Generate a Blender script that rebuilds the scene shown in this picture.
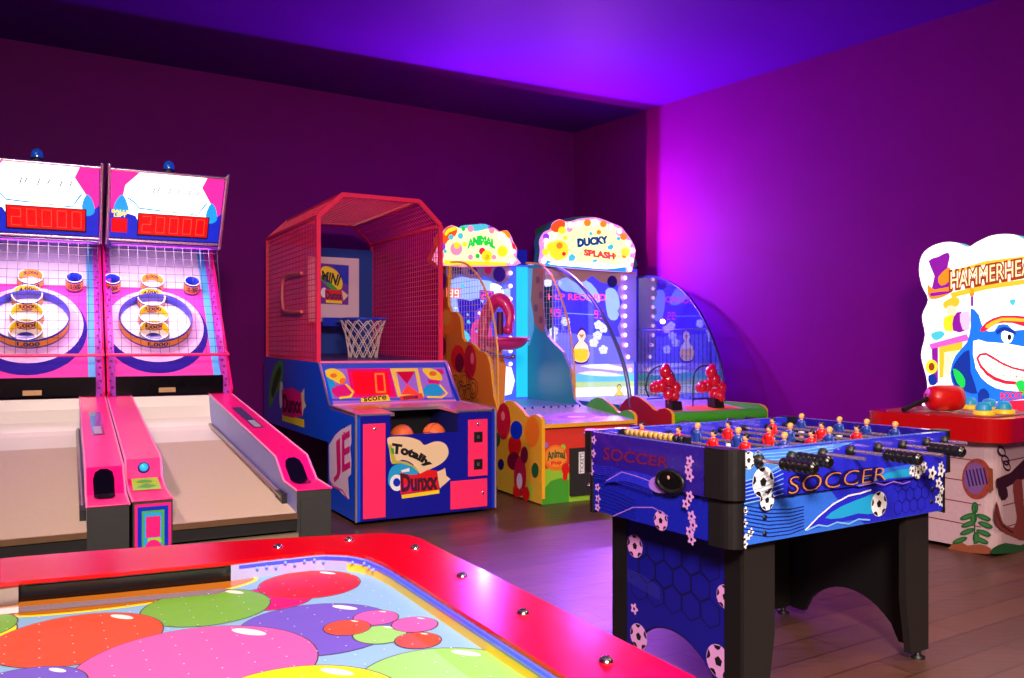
import bpy, math, random
from mathutils import Vector, Matrix
from math import sin, cos, pi, radians as R
random.seed(4)
for o in list(bpy.data.objects): bpy.data.objects.remove(o)
SC = bpy.context.scene
C = SC.collection

# ---------------------------------------------------------------- camera
F, H, CX, HY = 850.0, 1.25, 512.0, 344.0
cam = bpy.data.cameras.new('camera'); camo = bpy.data.objects.new('camera', cam); C.objects.link(camo)
camo.location = (0, 0, H); camo.rotation_euler = (pi/2, 0, 0)
cam.sensor_fit = 'HORIZONTAL'; cam.sensor_width = 36; cam.lens = F/1024*36; cam.shift_y = 5/1024
cam.clip_start = .05; SC.camera = camo
# ---------------------------------------------------------------- exposure, world
SC.view_settings.view_transform = 'Standard'; SC.view_settings.look = 'None'
SC.view_settings.gamma = 1; SC.view_settings.use_curve_mapping = False; SC.view_settings.exposure = 0.0
W = bpy.data.worlds.new('world'); SC.world = W; W.use_nodes = True
W.node_tree.nodes['Background'].inputs[0].default_value = (.30, .10, .40, 1)
W.node_tree.nodes['Background'].inputs[1].default_value = .05

def lin(c):
    return tuple((x/255/12.92 if x/255 <= .04045 else ((x/255+.055)/1.055)**2.4) for x in c)
def light(kind, name, loc, col, power, target=None, size=None, sizey=None, spot=None, blend=.1, radius=None, spread=None):
    l = bpy.data.lights.new(name, kind); o = bpy.data.objects.new(name, l); C.objects.link(o)
    o.location = loc; l.color = col; l.energy = power
    if target is not None:
        d = Vector(target)-Vector(loc); o.rotation_euler = d.to_track_quat('-Z', 'Y').to_euler()
    if kind == 'AREA':
        l.shape = 'RECTANGLE'; l.size = size; l.size_y = sizey or size
        if spread: l.spread = R(spread)
    if kind == 'SPOT': l.specular_factor = .15; l.spot_size = R(spot); l.spot_blend = blend
    if radius is not None and kind != 'AREA': l.shadow_soft_size = radius
    return o

# ---------------------------------------------------------------- frames: u = right along a machine's front, v = into the machine
class Fr:
    def __init__(s, o, deg):
        s.o = o; s.deg = deg; a = R(deg); s.c = cos(a); s.s = sin(a)
    def w(s, u, v, z): return Vector((s.o[0]+u*s.c-v*s.s, s.o[1]+u*s.s+v*s.c, z))
    def ray(s, px, py):
        rx = (px-CX)/F; rz = (HY-py)/F
        o = Vector((-(s.o[0]*s.c+s.o[1]*s.s), -(-s.o[0]*s.s+s.o[1]*s.c), H))
        return o, Vector((rx*s.c+s.s, -rx*s.s+s.c, rz))
    def on(s, px, py, u=None, v=None, z=None):
        o, d = s.ray(px, py)
        t = (u-o.x)/d.x if u is not None else ((v-o.y)/d.y if v is not None else (z-o.z)/d.z)
        return o+d*t
AIR = Fr((-.232, 2.013), 29.14)
ROLL = Fr((-.743, 3.49), 27.5)
BASK = Fr((-1.066, 5.81), 29.3)
ANIM = Fr((.23, 6.57), 29.0)
DUCK = Fr(tuple(ANIM.w(1.283, 0, 0))[:2], 29.0)
SOCC = Fr((.716, 2.755), 32.0)
HAMM = Fr((2.83, 4.97), -54.0)
ROOMC = (.77, 10.55); CEIL = 3.87
BD = Vector((.844, .5366, 0)); RD = Vector((.584, -.812, 0))     # along back wall (right), along right wall (to the camera)

# room lamps (all above and out of the picture), warm white
light('AREA', 'ceiling_lamp_front', (.5, -1.3, 3.6), (1, .82, .74), 315, (.2, 3.2, .4), 1.2, spread=105)
light('AREA', 'ceiling_lamp_left', (-2.9, 2.6, 3.6), (1, .72, .74), 220, (-.4, 5.6, .5), 1.0, spread=98)
light('AREA', 'ceiling_lamp_right', (2.3, 2.6, 3.78), (1, .70, .48), 48, (2.4, 3.6, 0), .8, spread=110)
# lit header of the duck game: blue and red lamps just in front of the header board wash the wall and ceiling
a_ = DUCK.w(.35, 1.79, 2.36)
light('SPOT', 'header_blue_lamp', a_, (.38, .10, 1), 300, a_+Vector((sin(R(29)), -cos(R(29)), 0)), spot=179.5, blend=.03, radius=.06)
a_ = ANIM.w(.42, 1.80, 2.50)
light('SPOT', 'second_header_lamp', a_, (.42, .08, 1), 190, a_+Vector((sin(R(29)), -cos(R(29)), 0)), spot=179.5, blend=.03, radius=.012)
a_ = DUCK.w(.55, 1.985, 2.80)
light('SPOT', 'header_red_lamp', a_, (1, .06, .50), 48, a_+Vector((sin(R(29)), -cos(R(29)), 0)), spot=179.5, blend=.03, radius=.012)
a_ = DUCK.w(.80, 1.84, 1.50)
light('SPOT', 'screen_blue_lamp', a_, (.40, .12, 1), 110, a_+Vector((sin(R(29)), -cos(R(29)), 0)), spot=179, blend=.1, radius=.02)

# ---------------------------------------------------------------- materials
MATS = {}
def mat(name, col, rough=.5, metal=0, emit=0, ecol=None, coat=0, spec=.5, noise=0, nscale=40, bump=0):
    if name in MATS: return MATS[name]
    m = bpy.data.materials.new(name); m.use_nodes = True
    nt = m.node_tree; p = nt.nodes['Principled BSDF']
    c = lin(col)
    p.inputs['Base Color'].default_value = (*c, 1); p.inputs['Roughness'].default_value = rough
    p.inputs['Metallic'].default_value = metal; p.inputs['Specular IOR Level'].default_value = spec
    if coat: p.inputs['Coat Weight'].default_value = coat; p.inputs['Coat Roughness'].default_value = .06
    if emit:
        p.inputs['Emission Color'].default_value = (*lin(ecol or col), 1); p.inputs['Emission Strength'].default_value = emit
    n = nt.nodes.new('ShaderNodeTexNoise'); n.inputs['Scale'].default_value = nscale; n.inputs['Detail'].default_value = 4
    tc = nt.nodes.new('ShaderNodeTexCoord'); nt.links.new(tc.outputs['Object'], n.inputs['Vector'])
    mp = nt.nodes.new('ShaderNodeMapRange'); nt.links.new(n.outputs[0], mp.inputs[0])
    mp.inputs[3].default_value = max(0, rough-.05); mp.inputs[4].default_value = min(1, rough+.07)
    nt.links.new(mp.outputs[0], p.inputs['Roughness'])
    if noise:
        r = nt.nodes.new('ShaderNodeMix'); r.data_type = 'RGBA'
        r.inputs[6].default_value = (*[x*(1-noise) for x in c], 1); r.inputs[7].default_value = (*[min(1, x*(1+noise)) for x in c], 1)
        nt.links.new(n.outputs[0], r.inputs[0]); nt.links.new(r.outputs[2], p.inputs['Base Color'])
    if bump:
        b = nt.nodes.new('ShaderNodeBump'); b.inputs['Strength'].default_value = bump; b.inputs['Distance'].default_value = .004
        nt.links.new(n.outputs[0], b.inputs['Height']); nt.links.new(b.outputs[0], p.inputs['Normal'])
    m.diffuse_color = (*c, 1); MATS[name] = m
    return m
def pane(name, tint, gloss=.1, opac=0.0, col=(200, 200, 255), fr=.6):
    m = bpy.data.materials.new(name); m.use_nodes = True; nt = m.node_tree; nt.nodes.clear()
    out = nt.nodes.new('ShaderNodeOutputMaterial'); t = nt.nodes.new('ShaderNodeBsdfTransparent'); t.inputs[0].default_value = (*tint, 1)
    g = nt.nodes.new('ShaderNodeBsdfGlossy'); g.inputs['Roughness'].default_value = .03
    d = nt.nodes.new('ShaderNodeBsdfDiffuse'); d.inputs[0].default_value = (*lin(col), 1)
    lw = nt.nodes.new('ShaderNodeLayerWeight'); lw.inputs[0].default_value = .25
    mu = nt.nodes.new('ShaderNodeMath'); mu.operation = 'MULTIPLY_ADD'; mu.inputs[1].default_value = fr; mu.inputs[2].default_value = gloss
    nt.links.new(lw.outputs['Fresnel'], mu.inputs[0])
    a = nt.nodes.new('ShaderNodeMixShader'); b = nt.nodes.new('ShaderNodeMixShader'); b.inputs[0].default_value = opac
    nt.links.new(mu.outputs[0], a.inputs[0]); nt.links.new(t.outputs[0], a.inputs[1]); nt.links.new(g.outputs[0], a.inputs[2])
    nt.links.new(a.outputs[0], b.inputs[1]); nt.links.new(d.outputs[0], b.inputs[2]); nt.links.new(b.outputs[0], out.inputs[0])
    return m

PINK = mat('pink_laminate', (250, 14, 118), .3, coat=.12)
PINKD = mat('pink_paint', (235, 40, 110), .4)
BLACK = mat('black_plastic', (14, 13, 14), .45)
BLACKG = mat('black_gloss', (6, 6, 8), .15)
GREYB = mat('charcoal_laminate', (38, 38, 36), .55, noise=.2)
CHROME = mat('chrome', (225, 220, 225), .16, 1)
STEEL = mat('brushed_steel', (170, 160, 155), .35, 1)
BRASS = mat('brass_trim', (190, 150, 110), .35, 1)
WHITE = mat('white_print', (240, 240, 240), .4)
BLUE = mat('blue_laminate', (10, 45, 190), .3, coat=.3)
BLUED = mat('deep_blue_laminate', (12, 20, 150), .3, coat=.3)
NAVY = mat('navy_print', (20, 20, 95), .45)
CYAN = mat('cyan_print', (30, 160, 215), .4)
SKYP = mat('sky_blue_print', (90, 180, 235), .4)
YEL = mat('yellow_print', (250, 215, 30), .4)
YELT = mat('yellow_edge', (245, 175, 25), .4)
ORG = mat('orange_print', (245, 120, 20), .4)
REDP = mat('red_print', (225, 20, 25), .4)
MAG = mat('magenta_print', (225, 20, 120), .4)
PURP = mat('purple_print', (110, 40, 150), .4)
LILAC = mat('lilac_print', (165, 110, 215), .4)
GRN = mat('green_print', (70, 165, 45), .4)
LIME = mat('lime_print', (150, 205, 50), .4)
DGRN = mat('dark_green_print', (25, 85, 45), .45)
MAROON = mat('maroon_print', (120, 10, 50), .4)
BROWN = mat('brown_print', (125, 60, 30), .5)
CREAM = mat('cream_print', (235, 205, 160), .45)

# ---------------------------------------------------------------- mesh builder
class MB:
    def __init__(s): s.v = []; s.f = []; s.mi = []; s.sm = []; s.mats = []
    def m(s, mt):
        if mt not in s.mats: s.mats.append(mt)
        return s.mats.index(mt)
    def add(s, vs, fs, mt, smooth=False):
        b = len(s.v); s.v += [tuple(v) for v in vs]; k = s.m(mt) if not isinstance(mt, list) else None
        for i, f in enumerate(fs):
            s.f.append([b+j for j in f]); s.mi.append(k if k is not None else s.m(mt[i])); s.sm.append(smooth)
        return s
    def box(s, x0, x1, y0, y1, z0, z1, mt, bev=0):
        # mt may be dict of faces: front back left right top bottom
        c = bev
        if isinstance(mt, dict):
            d = mt.get('*'); ms = [mt.get(k, d) for k in ('bottom', 'top', 'front', 'right', 'back', 'left')]
        else: ms = [mt]*6
        vs = [(x0, y0, z0), (x1, y0, z0), (x1, y1, z0), (x0, y1, z0), (x0, y0, z1), (x1, y0, z1), (x1, y1, z1), (x0, y1, z1)]
        return s.add(vs, [(3, 2, 1, 0), (4, 5, 6, 7), (0, 1, 5, 4), (1, 2, 6, 5), (2, 3, 7, 6), (3, 0, 4, 7)], ms)
    def prism(s, pts, a0, a1, axis, mt, side=None, cap0=None, cap1=None, smooth=False):
        # pts 2D polygon; axis 'x': pts=(y,z); 'y': pts=(x,z); 'z': pts=(x,y)
        def P(p, a): return {'x': (a, p[0], p[1]), 'y': (p[0], a, p[1]), 'z': (p[0], p[1], a)}[axis]
        n = len(pts); vs = [P(p, a0) for p in pts]+[P(p, a1) for p in pts]
        s.add(vs, [tuple(range(n))[::-1], tuple(range(n, 2*n))], [cap0 or mt, cap1 or mt])
        sd = side or mt
        if isinstance(sd, list): sm_ = sd
        else: sm_ = [sd]*n
        s.add(vs, [(i, (i+1) % n, n+(i+1) % n, n+i) for i in range(n)], sm_, smooth)
        return s
    def tube(s, pts, r, mt, n=8, close=False, r2=None):
        pts = [Vector(p) for p in pts]; N = len(pts); vs = []; fs = []
        up = Vector((0, 0, 1)); prev = None
        for i, p in enumerate(pts):
            if close: t = (pts[(i+1) % N]-pts[i-1])
            else: t = pts[min(i+1, N-1)]-pts[max(i-1, 0)]
            t.normalize()
            if prev is None:
                a = t.cross(up)
                if a.length < .05: a = t.cross(Vector((1, 0, 0)))
            else: a = prev-t*prev.dot(t)
            a.normalize(); prev = a; b = t.cross(a)
            rr = r if r2 is None else r+(r2-r)*i/(N-1)
            if callable(r): rr = r(i/(N-1))
            for k in range(n):
                q = 2*pi*(k+.5)/n; vs.append(p+a*cos(q)*rr+b*sin(q)*rr)
        L = N if close else N-1
        for i in range(L):
            for k in range(n):
                j = (i+1) % N; fs.append((i*n+k, i*n+(k+1) % n, j*n+(k+1) % n, j*n+k))
        s.add(vs, fs, mt, n > 4)
        if not close:
            b = [tuple(range(n))[::-1], tuple(range((N-1)*n, N*n))]; s.add(vs, b, mt)
        return s
    def wire(s, a, b, r, mt): return s.tube([a, b], r, mt, 4)
    def lathe(s, prof, o, mt, n=20, axis=Vector((0, 0, 1)), smooth=True, mlist=None):
        axis = Vector(axis).normalized(); a = axis.orthogonal().normalized(); b = axis.cross(a); o = Vector(o)
        vs = []; fs = []; ml = []
        for r, h in prof:
            for k in range(n):
                q = 2*pi*k/n; vs.append(o+axis*h+(a*cos(q)+b*sin(q))*r)
        for i in range(len(prof)-1):
            for k in range(n):
                fs.append((i*n+k, i*n+(k+1) % n, (i+1)*n+(k+1) % n, (i+1)*n+k)); ml.append(mlist[i] if mlist else mt)
        return s.add(vs, fs, ml, smooth)
    def ball(s, o, r, mt, n=16, sc=(1, 1, 1), rot=None):
        vs = []; fs = []; m = n//2; o = Vector(o)
        for i in range(m+1):
            th = pi*i/m
            for k in range(n):
                q = 2*pi*k/n; p = Vector((sin(th)*cos(q)*r*sc[0], sin(th)*sin(q)*r*sc[1], cos(th)*r*sc[2]))
                if rot: p = rot @ p
                vs.append(o+p)
        for i in range(m):
            for k in range(n): fs.append((i*n+k, (i+1)*n+k, (i+1)*n+(k+1) % n, i*n+(k+1) % n))
        return s.add(vs, fs, mt, True)
    def obj(s, name, parent=None, label=None, stuff=False):
        me = bpy.data.meshes.new(name); me.from_pydata(s.v, [], s.f)
        for mt in s.mats: me.materials.append(mt)
        me.polygons.foreach_set('material_index', s.mi); me.polygons.foreach_set('use_smooth', s.sm)
        me.update(); me.validate()
        o = bpy.data.objects.new(name, me); C.objects.link(o)
        if parent: o.parent = parent
        if label: o['label'] = label
        if stuff: o['kind'] = 'stuff'
        return o
def bevel(o, w=.004, seg=2):
    b = o.modifiers.new('bevel', 'BEVEL'); b.width = w; b.segments = seg; b.limit_method = 'ANGLE'; b.angle_limit = R(40)
    return o
def thing(name, label, cat, fr, group=None):
    o = bpy.data.objects.new(name, None); C.objects.link(o)
    o.location = (fr.o[0], fr.o[1], 0); o.rotation_euler = (0, 0, R(fr.deg)); o['label'] = label; o['category'] = cat
    o.empty_display_size = .1
    if group: o['group'] = group
    return o
def thingw(name, label, cat, loc, rz=0, group=None):
    o = bpy.data.objects.new(name, None); C.objects.link(o); o.location = loc; o.rotation_euler = (0, 0, rz)
    o['label'] = label; o['category'] = cat; o.empty_display_size = .1
    if group: o['group'] = group
    return o
def tag(o, label, cat, group=None):
    o['label'] = label; o['category'] = cat
    if group: o['group'] = group
    return o
def copy_tree(o, parent=None):
    c = o.copy(); C.objects.link(c)
    if parent: c.parent = parent
    for ch in list(o.children): copy_tree(ch, c)
    return c

def smoothloop(pts, k=4, closed=True):
    pts = [Vector(p) for p in pts]; n = len(pts); out = []
    rng = range(n) if closed else range(n-1)
    for i in rng:
        if closed: p0, p1, p2, p3 = pts[i-1], pts[i], pts[(i+1) % n], pts[(i+2) % n]
        else: p0, p1, p2, p3 = pts[max(i-1, 0)], pts[i], pts[i+1], pts[min(i+2, n-1)]
        for j in range(k):
            t = j/k
            out.append(.5*((2*p1)+(-p0+p2)*t+(2*p0-5*p1+4*p2-p3)*t*t+(-p0+3*p1-3*p2+p3)*t**3))
    if not closed: out.append(pts[-1])
    return out
def ell(cx, cy, rx, ry, n=28, rot=0):
    return [(cx+rx*cos(2*pi*i/n)*cos(rot)-ry*sin(2*pi*i/n)*sin(rot), cy+rx*cos(2*pi*i/n)*sin(rot)+ry*sin(2*pi*i/n)*cos(rot)) for i in range(n)]

# surfaces that carry print: a plane in a machine's own space
class Pl:
    def __init__(s, fr, o, a, b):
        s.fr = fr; s.o = Vector(o); s.a = Vector(a).normalized(); s.b = Vector(b).normalized(); s.n = s.a.cross(s.b).normalized()
    def hit(s, px, py):
        o, d = s.fr.ray(px, py); t = (s.o-o).dot(s.n)/d.dot(s.n); return o+d*t
    def ab(s, p): d = p-s.o; return Vector((d.dot(s.a), d.dot(s.b)))
    def at(s, a, b, h=0): return s.o+s.a*a+s.b*b+s.n*h
def decal(mb, pl, pts, mt, h=.001, smooth=0, px=True):
    q = [pl.ab(pl.hit(*p)) for p in pts] if px else [Vector(p) for p in pts]
    if smooth: q = smoothloop(q, smooth)
    ar = sum(q[i-1].x*q[i].y-q[i].x*q[i-1].y for i in range(len(q)))
    if ar < 0: q.reverse()
    mb.add([pl.at(p.x, p.y, h) for p in q], [tuple(range(len(q)))], mt)
def dline(mb, pl, pts, w, mt, h=.0015, px=True, closed=False):
    q = [pl.ab(pl.hit(*p)) for p in pts] if px else [Vector(p) for p in pts]
    if closed: q.append(q[0])
    vs = []; n = len(q)
    for i, p in enumerate(q):
        t = (q[min(i+1, n-1)]-q[max(i-1, 0)]); t = t.normalized() if t.length > 1e-9 else Vector((1, 0))
        m_ = Vector((-t.y, t.x))*w/2; vs += [pl.at(*(p+m_), h), pl.at(*(p-m_), h)]
    mb.add(vs, [(2*i+1, 2*i+3, 2*i+2, 2*i) for i in range(n-1)], mt)
TC = {}
def textmesh(s, bold=0.0, shear=0.0):
    k = (s, bold, shear)
    if k in TC: return TC[k]
    cu = bpy.data.curves.new('lettering', 'FONT'); cu.body = s; cu.resolution_u = 3; cu.offset = bold; cu.shear = shear
    ob = bpy.data.objects.new('lettering', cu); C.objects.link(ob)
    dg = bpy.context.evaluated_depsgraph_get(); me = bpy.data.meshes.new_from_object(ob.evaluated_get(dg))
    vs = [(v.co.x, v.co.y) for v in me.vertices]; fs = [tuple(p.vertices) for p in me.polygons]
    bpy.data.objects.remove(ob); bpy.data.curves.remove(cu); bpy.data.meshes.remove(me)
    x0 = min(v[0] for v in vs); x1 = max(v[0] for v in vs); y0 = min(v[1] for v in vs); y1 = max(v[1] for v in vs)
    vs = [((v[0]-x0)/(x1-x0), (v[1]-y0)/(y1-y0)) for v in vs]
    TC[k] = (vs, fs); return TC[k]
def quad(pl, q, px=True):
    # corners tl, tr, br, bl
    q = [pl.ab(pl.hit(*p)) for p in q] if px else [Vector(p) for p in q]
    def f(s, t):
        return (q[3]*(1-s)+q[2]*s)*(1-t)+(q[0]*(1-s)+q[1]*s)*t
    return f
def text(mb, pl, s, q, mt, h=.002, bold=.0, px=True, arc=0.0, shear=0):
    vs, fs = textmesh(s, bold, shear); f = quad(pl, q, px); out = []
    hh = (f(0, 1)-f(0, 0))
    for x, y in vs:
        p = f(x, y)+hh*(arc*(1-(2*x-1)**2)); out.append(pl.at(p.x, p.y, h))
    # keep facing out
    fl = []
    for g in fs:
        a, b, c = out[g[0]], out[g[1]], out[g[2]]
        fl.append(g if (b-a).cross(c-a).dot(pl.n) > 0 else g[::-1])
    mb.add(out, fl, mt)
SEG = {'0': 'abcdef', '1': 'bc', '2': 'abged', '3': 'abgcd', '4': 'fgbc', '5': 'afgcd', '6': 'afgedc', '7': 'abc', '8': 'abcdefg', '9': 'abcdfg'}
def digits(mb, pl, s, q, mt, h=.002, px=True, w=.14):
    f = quad(pl, q, px); n = len(s)
    R_ = {'a': (0, 1-w/1.8, 1, 1), 'd': (0, 0, 1, w/1.8), 'g': (0, .5-w/3.6, 1, .5+w/3.6), 'f': (0, .5, w, 1), 'e': (0, 0, w, .5), 'b': (1-w, .5, 1, 1), 'c': (1-w, 0, 1, .5)}
    for i, ch in enumerate(s):
        for g in SEG.get(ch, ''):
            x0, y0, x1, y1 = R_[g]
            c = [f((i+.16+.68*x)/n, y) for x, y in ((x0+.02, y0+.01), (x1-.02, y0+.01), (x1-.02, y1-.01), (x0+.02, y1-.01))]
            mb.add([pl.at(p.x, p.y, h) for p in c], [(0, 1, 2, 3)], mt)
def soccer_ball(mb, pl, cx, cy, r, px=True, wm=None, bm=None, h=.001):
    # printed football: white disc with black patches; r in metres
    wm = wm or WHITE; bm = bm or BLACK
    c = pl.ab(pl.hit(cx, cy)) if px else Vector((cx, cy))
    def poly(pts, m_, hh): mb.add([pl.at(c.x+x*r, c.y+y*r, hh) for x, y in pts], [tuple(range(len(pts)))], m_)
    poly([(cos(2*pi*i/20), sin(2*pi*i/20)) for i in range(20)], wm, h)
    poly([(.32*cos(pi/2+2*pi*i/5), .32*sin(pi/2+2*pi*i/5)) for i in range(5)], bm, h+.0006)
    for k in range(5):
        a = pi/2+2*pi*k/5+.1
        poly([(cos(a+d)*q, sin(a+d)*q) for d, q in ((-.32, .98), (-.26, .78), (0, .66), (.26, .78), (.32, .98))][::-1], bm, h+.0006)
def flower(mb, pl, cx, cy, r, mt, ct, px=True, h=.001):
    c = pl.ab(pl.hit(cx, cy)) if px else Vector((cx, cy)); n = 25
    mb.add([pl.at(c.x+cos(2*pi*i/n)*r*(.78+.22*cos(5*2*pi*i/n)), c.y+sin(2*pi*i/n)*r*(.78+.22*cos(5*2*pi*i/n)), h) for i in range(n)], [tuple(range(n))], mt)
    mb.add([pl.at(c.x+cos(2*pi*i/8)*r*.28, c.y+sin(2*pi*i/8)*r*.28, h+.0006) for i in range(8)], [tuple(range(8))], ct)
def grid(mb, f, nu, nv, r, mt, keep=None):
    # f(s,t)->point ; wires both ways
    for i in range(nu+1):
        mb.wire(f(i/nu, 0), f(i/nu, 1), r, mt)
    for j in range(nv+1):
        mb.wire(f(0, j/nv), f(1, j/nv), r, mt)

# ================================================================ THE ROOM
def struct(o): o['kind'] = 'structure'; return o
def wallmat(name, col, rough=.6):
    m = mat(name, col, rough, noise=.12, nscale=3, bump=.05, spec=.12); return m
WALL = wallmat('purple_wall_paint', (114, 0, 110)); CEILM = wallmat('purple_ceiling_paint', (96, 0, 146))
fm = bpy.data.materials.new('wood_floor'); fm.use_nodes = True; nt = fm.node_tree; p = nt.nodes['Principled BSDF']
tc = nt.nodes.new('ShaderNodeTexCoord'); mp = nt.nodes.new('ShaderNodeMapping'); mp.inputs['Rotation'].default_value = (0, 0, R(-32)); nt.links.new(tc.outputs['Object'], mp.inputs[0])
bk = nt.nodes.new('ShaderNodeTexBrick'); bk.inputs['Scale'].default_value = 1; bk.inputs['Brick Width'].default_value = 1.2; bk.inputs['Row Height'].default_value = .16
bk.inputs['Mortar Size'].default_value = .003; bk.inputs['Color1'].default_value = (*lin((96, 62, 50)), 1); bk.inputs['Color2'].default_value = (*lin((80, 52, 44)), 1); bk.inputs['Mortar'].default_value = (*lin((45, 25, 22)), 1)
nt.links.new(mp.outputs[0], bk.inputs['Vector'])
nz = nt.nodes.new('ShaderNodeTexNoise'); nz.inputs['Scale'].default_value = 5; nz.inputs['Detail'].default_value = 8
m2 = nt.nodes.new('ShaderNodeMapping'); m2.inputs['Rotation'].default_value = (0, 0, R(-32)); m2.inputs['Scale'].default_value = (1, 7, 1); nt.links.new(tc.outputs['Object'], m2.inputs[0]); nt.links.new(m2.outputs[0], nz.inputs['Vector'])
mx = nt.nodes.new('ShaderNodeMix'); mx.data_type = 'RGBA'; mx.blend_type = 'MULTIPLY'; mx.inputs[0].default_value = .6
cr = nt.nodes.new('ShaderNodeMapRange'); nt.links.new(nz.outputs[0], cr.inputs[0]); cr.inputs[3].default_value = .45; cr.inputs[4].default_value = 1.5
nt.links.new(bk.outputs[0], mx.inputs[6]); nt.links.new(cr.outputs[0], mx.inputs[7]); nt.links.new(mx.outputs[2], p.inputs['Base Color'])
rr = nt.nodes.new('ShaderNodeMapRange'); nt.links.new(nz.outputs[0], rr.inputs[0]); rr.inputs[3].default_value = .22; rr.inputs[4].default_value = .5; nt.links.new(rr.outputs[0], p.inputs['Roughness'])

cn = Vector((*ROOMC, 0))
LW, RW = 7.5, 12.5
A_ = cn; B_ = cn-BD*LW; D_ = cn+RD*RW; E_ = B_+RD*RW
def slab(name, pts, z0, z1, mt):
    mb = MB(); mb.prism([(q.x, q.y) for q in pts], z0, z1, 'z', mt); return struct(mb.obj(name))
slab('floor', [B_, A_, D_, E_][::-1], -.1, 0, fm)
slab('ceiling', [B_, A_, D_, E_][::-1], CEIL, CEIL+.1, CEILM)
nb = Vector((BD.y, -BD.x, 0))*-1          # away from the room
def wallslab(name, a, b, out, mt=WALL):
    out = out.normalized()*.12; slab(name, [a, b, b+out, a+out], 0, CEIL, mt)
wallslab('wall_back', B_, A_, -RD); wallslab('wall_right', A_, D_, BD); wallslab('wall_front', D_, E_, RD); wallslab('wall_left', E_, B_, -BD)

def S(ox, oy, s):
    return lambda *pts: [(ox+x/s, oy+y/s) for x, y in pts]
XA = Vector((1, 0, 0)); YA = Vector((0, 1, 0)); ZA = Vector((0, 0, 1))
def front_plane(fr, v=0): return Pl(fr, (0, v, 0), XA, ZA)
def left_plane(fr, u=0): return Pl(fr, (u, 0, 0), -YA, ZA)
def em(name, col, e, base=None): return mat(name, base or col, .35, emit=e, ecol=col)
E_WHITE = em('lit_white', (255, 250, 245), 1.8); E_RED = em('lit_red_display', (255, 6, 4), .85, (120, 0, 0)); E_DIG = em('lit_digit', (255, 60, 30), 2.2)
E_PINK = em('lit_pink', (255, 40, 150), 1.0); E_CYAN = em('lit_cyan', (20, 150, 220), .9); E_DBLUE = em('lit_deep_blue', (10, 40, 190), .8)
E_YEL = em('lit_yellow', (255, 215, 40), 1.4)
LANE = mat('lane_cork', (200, 176, 148), .6, noise=.08, nscale=60, bump=.1); RAMP = mat('ramp_plastic', (232, 222, 205), .3, coat=.3)
RAILIN = mat('rail_inner_print', (112, 122, 190), .35)
VIOLET = mat('violet_enamel', (60, 22, 160), .3); PINKB = mat('board_pink_print', (250, 70, 175), .7, spec=.15); BOARDW = mat('board_white', (238, 228, 245), .4)
ORAB = mat('ring_orange_band', (250, 165, 40), .4)
# ================================================================ ROLL-A-BALL ALLEYS
t = thing('roll_ball_machine', 'pink rolling-ball alley on the right of the pair, next to the basketball machine', 'arcade machine', ROLL, 'pink rolling-ball alleys along the left side')
WL = -.745
railp = [(0, .08), (0, .66), (.23, .665), (.40, .75), (2.45, .925), (2.45, .08)]
coinp = [(0, .08), (0, .668), (.235, .664), (.43, .69), (.47, .765), (2.45, .925), (2.45, .08)]
mb = MB(); mb.box(WL+.14, -.14, .05, 2.5, .02, .50, BLACK); mb.box(WL+.01, -.01, 2.45, 3.5, .02, .9, BLACK)
mb.prism([(2.5, .9), (3.5, .9), (3.5, 2.35), (3.1, 2.35), (2.8, 1.9), (3.5, 1.95), (2.55, .95)], WL+.02, WL+.035, 'x', VIOLET)
mb.obj('cabinet_base', t)
mb = MB(); mb.prism([(0, .50), (0, .568), (1.8, .685), (1.8, .5)], WL+.138, -.14, 'x', LANE); mb.obj('lane', t)
mb = MB(); rp = [(1.8, .685), (2.0, .698), (2.2, .712), (2.3, .73), (2.37, .78), (2.41, .85), (2.43, .915), (2.47, .915), (2.47, .5), (1.8, .5)]
mb.prism(rp, WL+.138, -.14, 'x', RAMP); mb.obj('ball_ramp', t)
mb = MB(); mb.box(WL+.138, -.14, -.012, .0, .548, .570, BRASS); mb.box(WL+.138, -.14, -.004, .01, .50, .548, BLACK)
mb.box(WL+.138, -.14, -.03, .0, .455, .492, mat('beige_metal', (165, 150, 120), .35, .6)); mb.box(WL+.138, -.14, -.004, .01, .10, .455, BLACK); mb.obj('front_trim', t)
def rail(name, prof, x0, x1, inner_side):
    mb = MB(); n = len(prof)
    side = [GREYB]+[PINK]*(n-3)+[BLACK, BLACK]
    mb.prism(prof, x0, x1, 'x', BLACK, side=side, cap0=RAILIN if inner_side == 'x0' else BLACK, cap1=RAILIN if inner_side == 'x1' else BLACK)
    e = .004
    for x in (x0, x1): mb.tube([(x, p[0], p[1]) for p in prof[1:n-1]], .005, mat('pale_pink_edge', (250, 130, 180), .3), 6)
    mb.tube([(x0, -.002, prof[1][1]), (x1, -.002, prof[1][1])], .004, PINK, 6)
    # oval ball pocket cut look: a dark dished cup sunk in the step
    return mb
def slope(prof, i):
    a, b = prof[i], prof[i+1]; d = Vector((0, b[0]-a[0], b[1]-a[1])).normalized(); return Vector((0, a[0], a[1])), d
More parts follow.
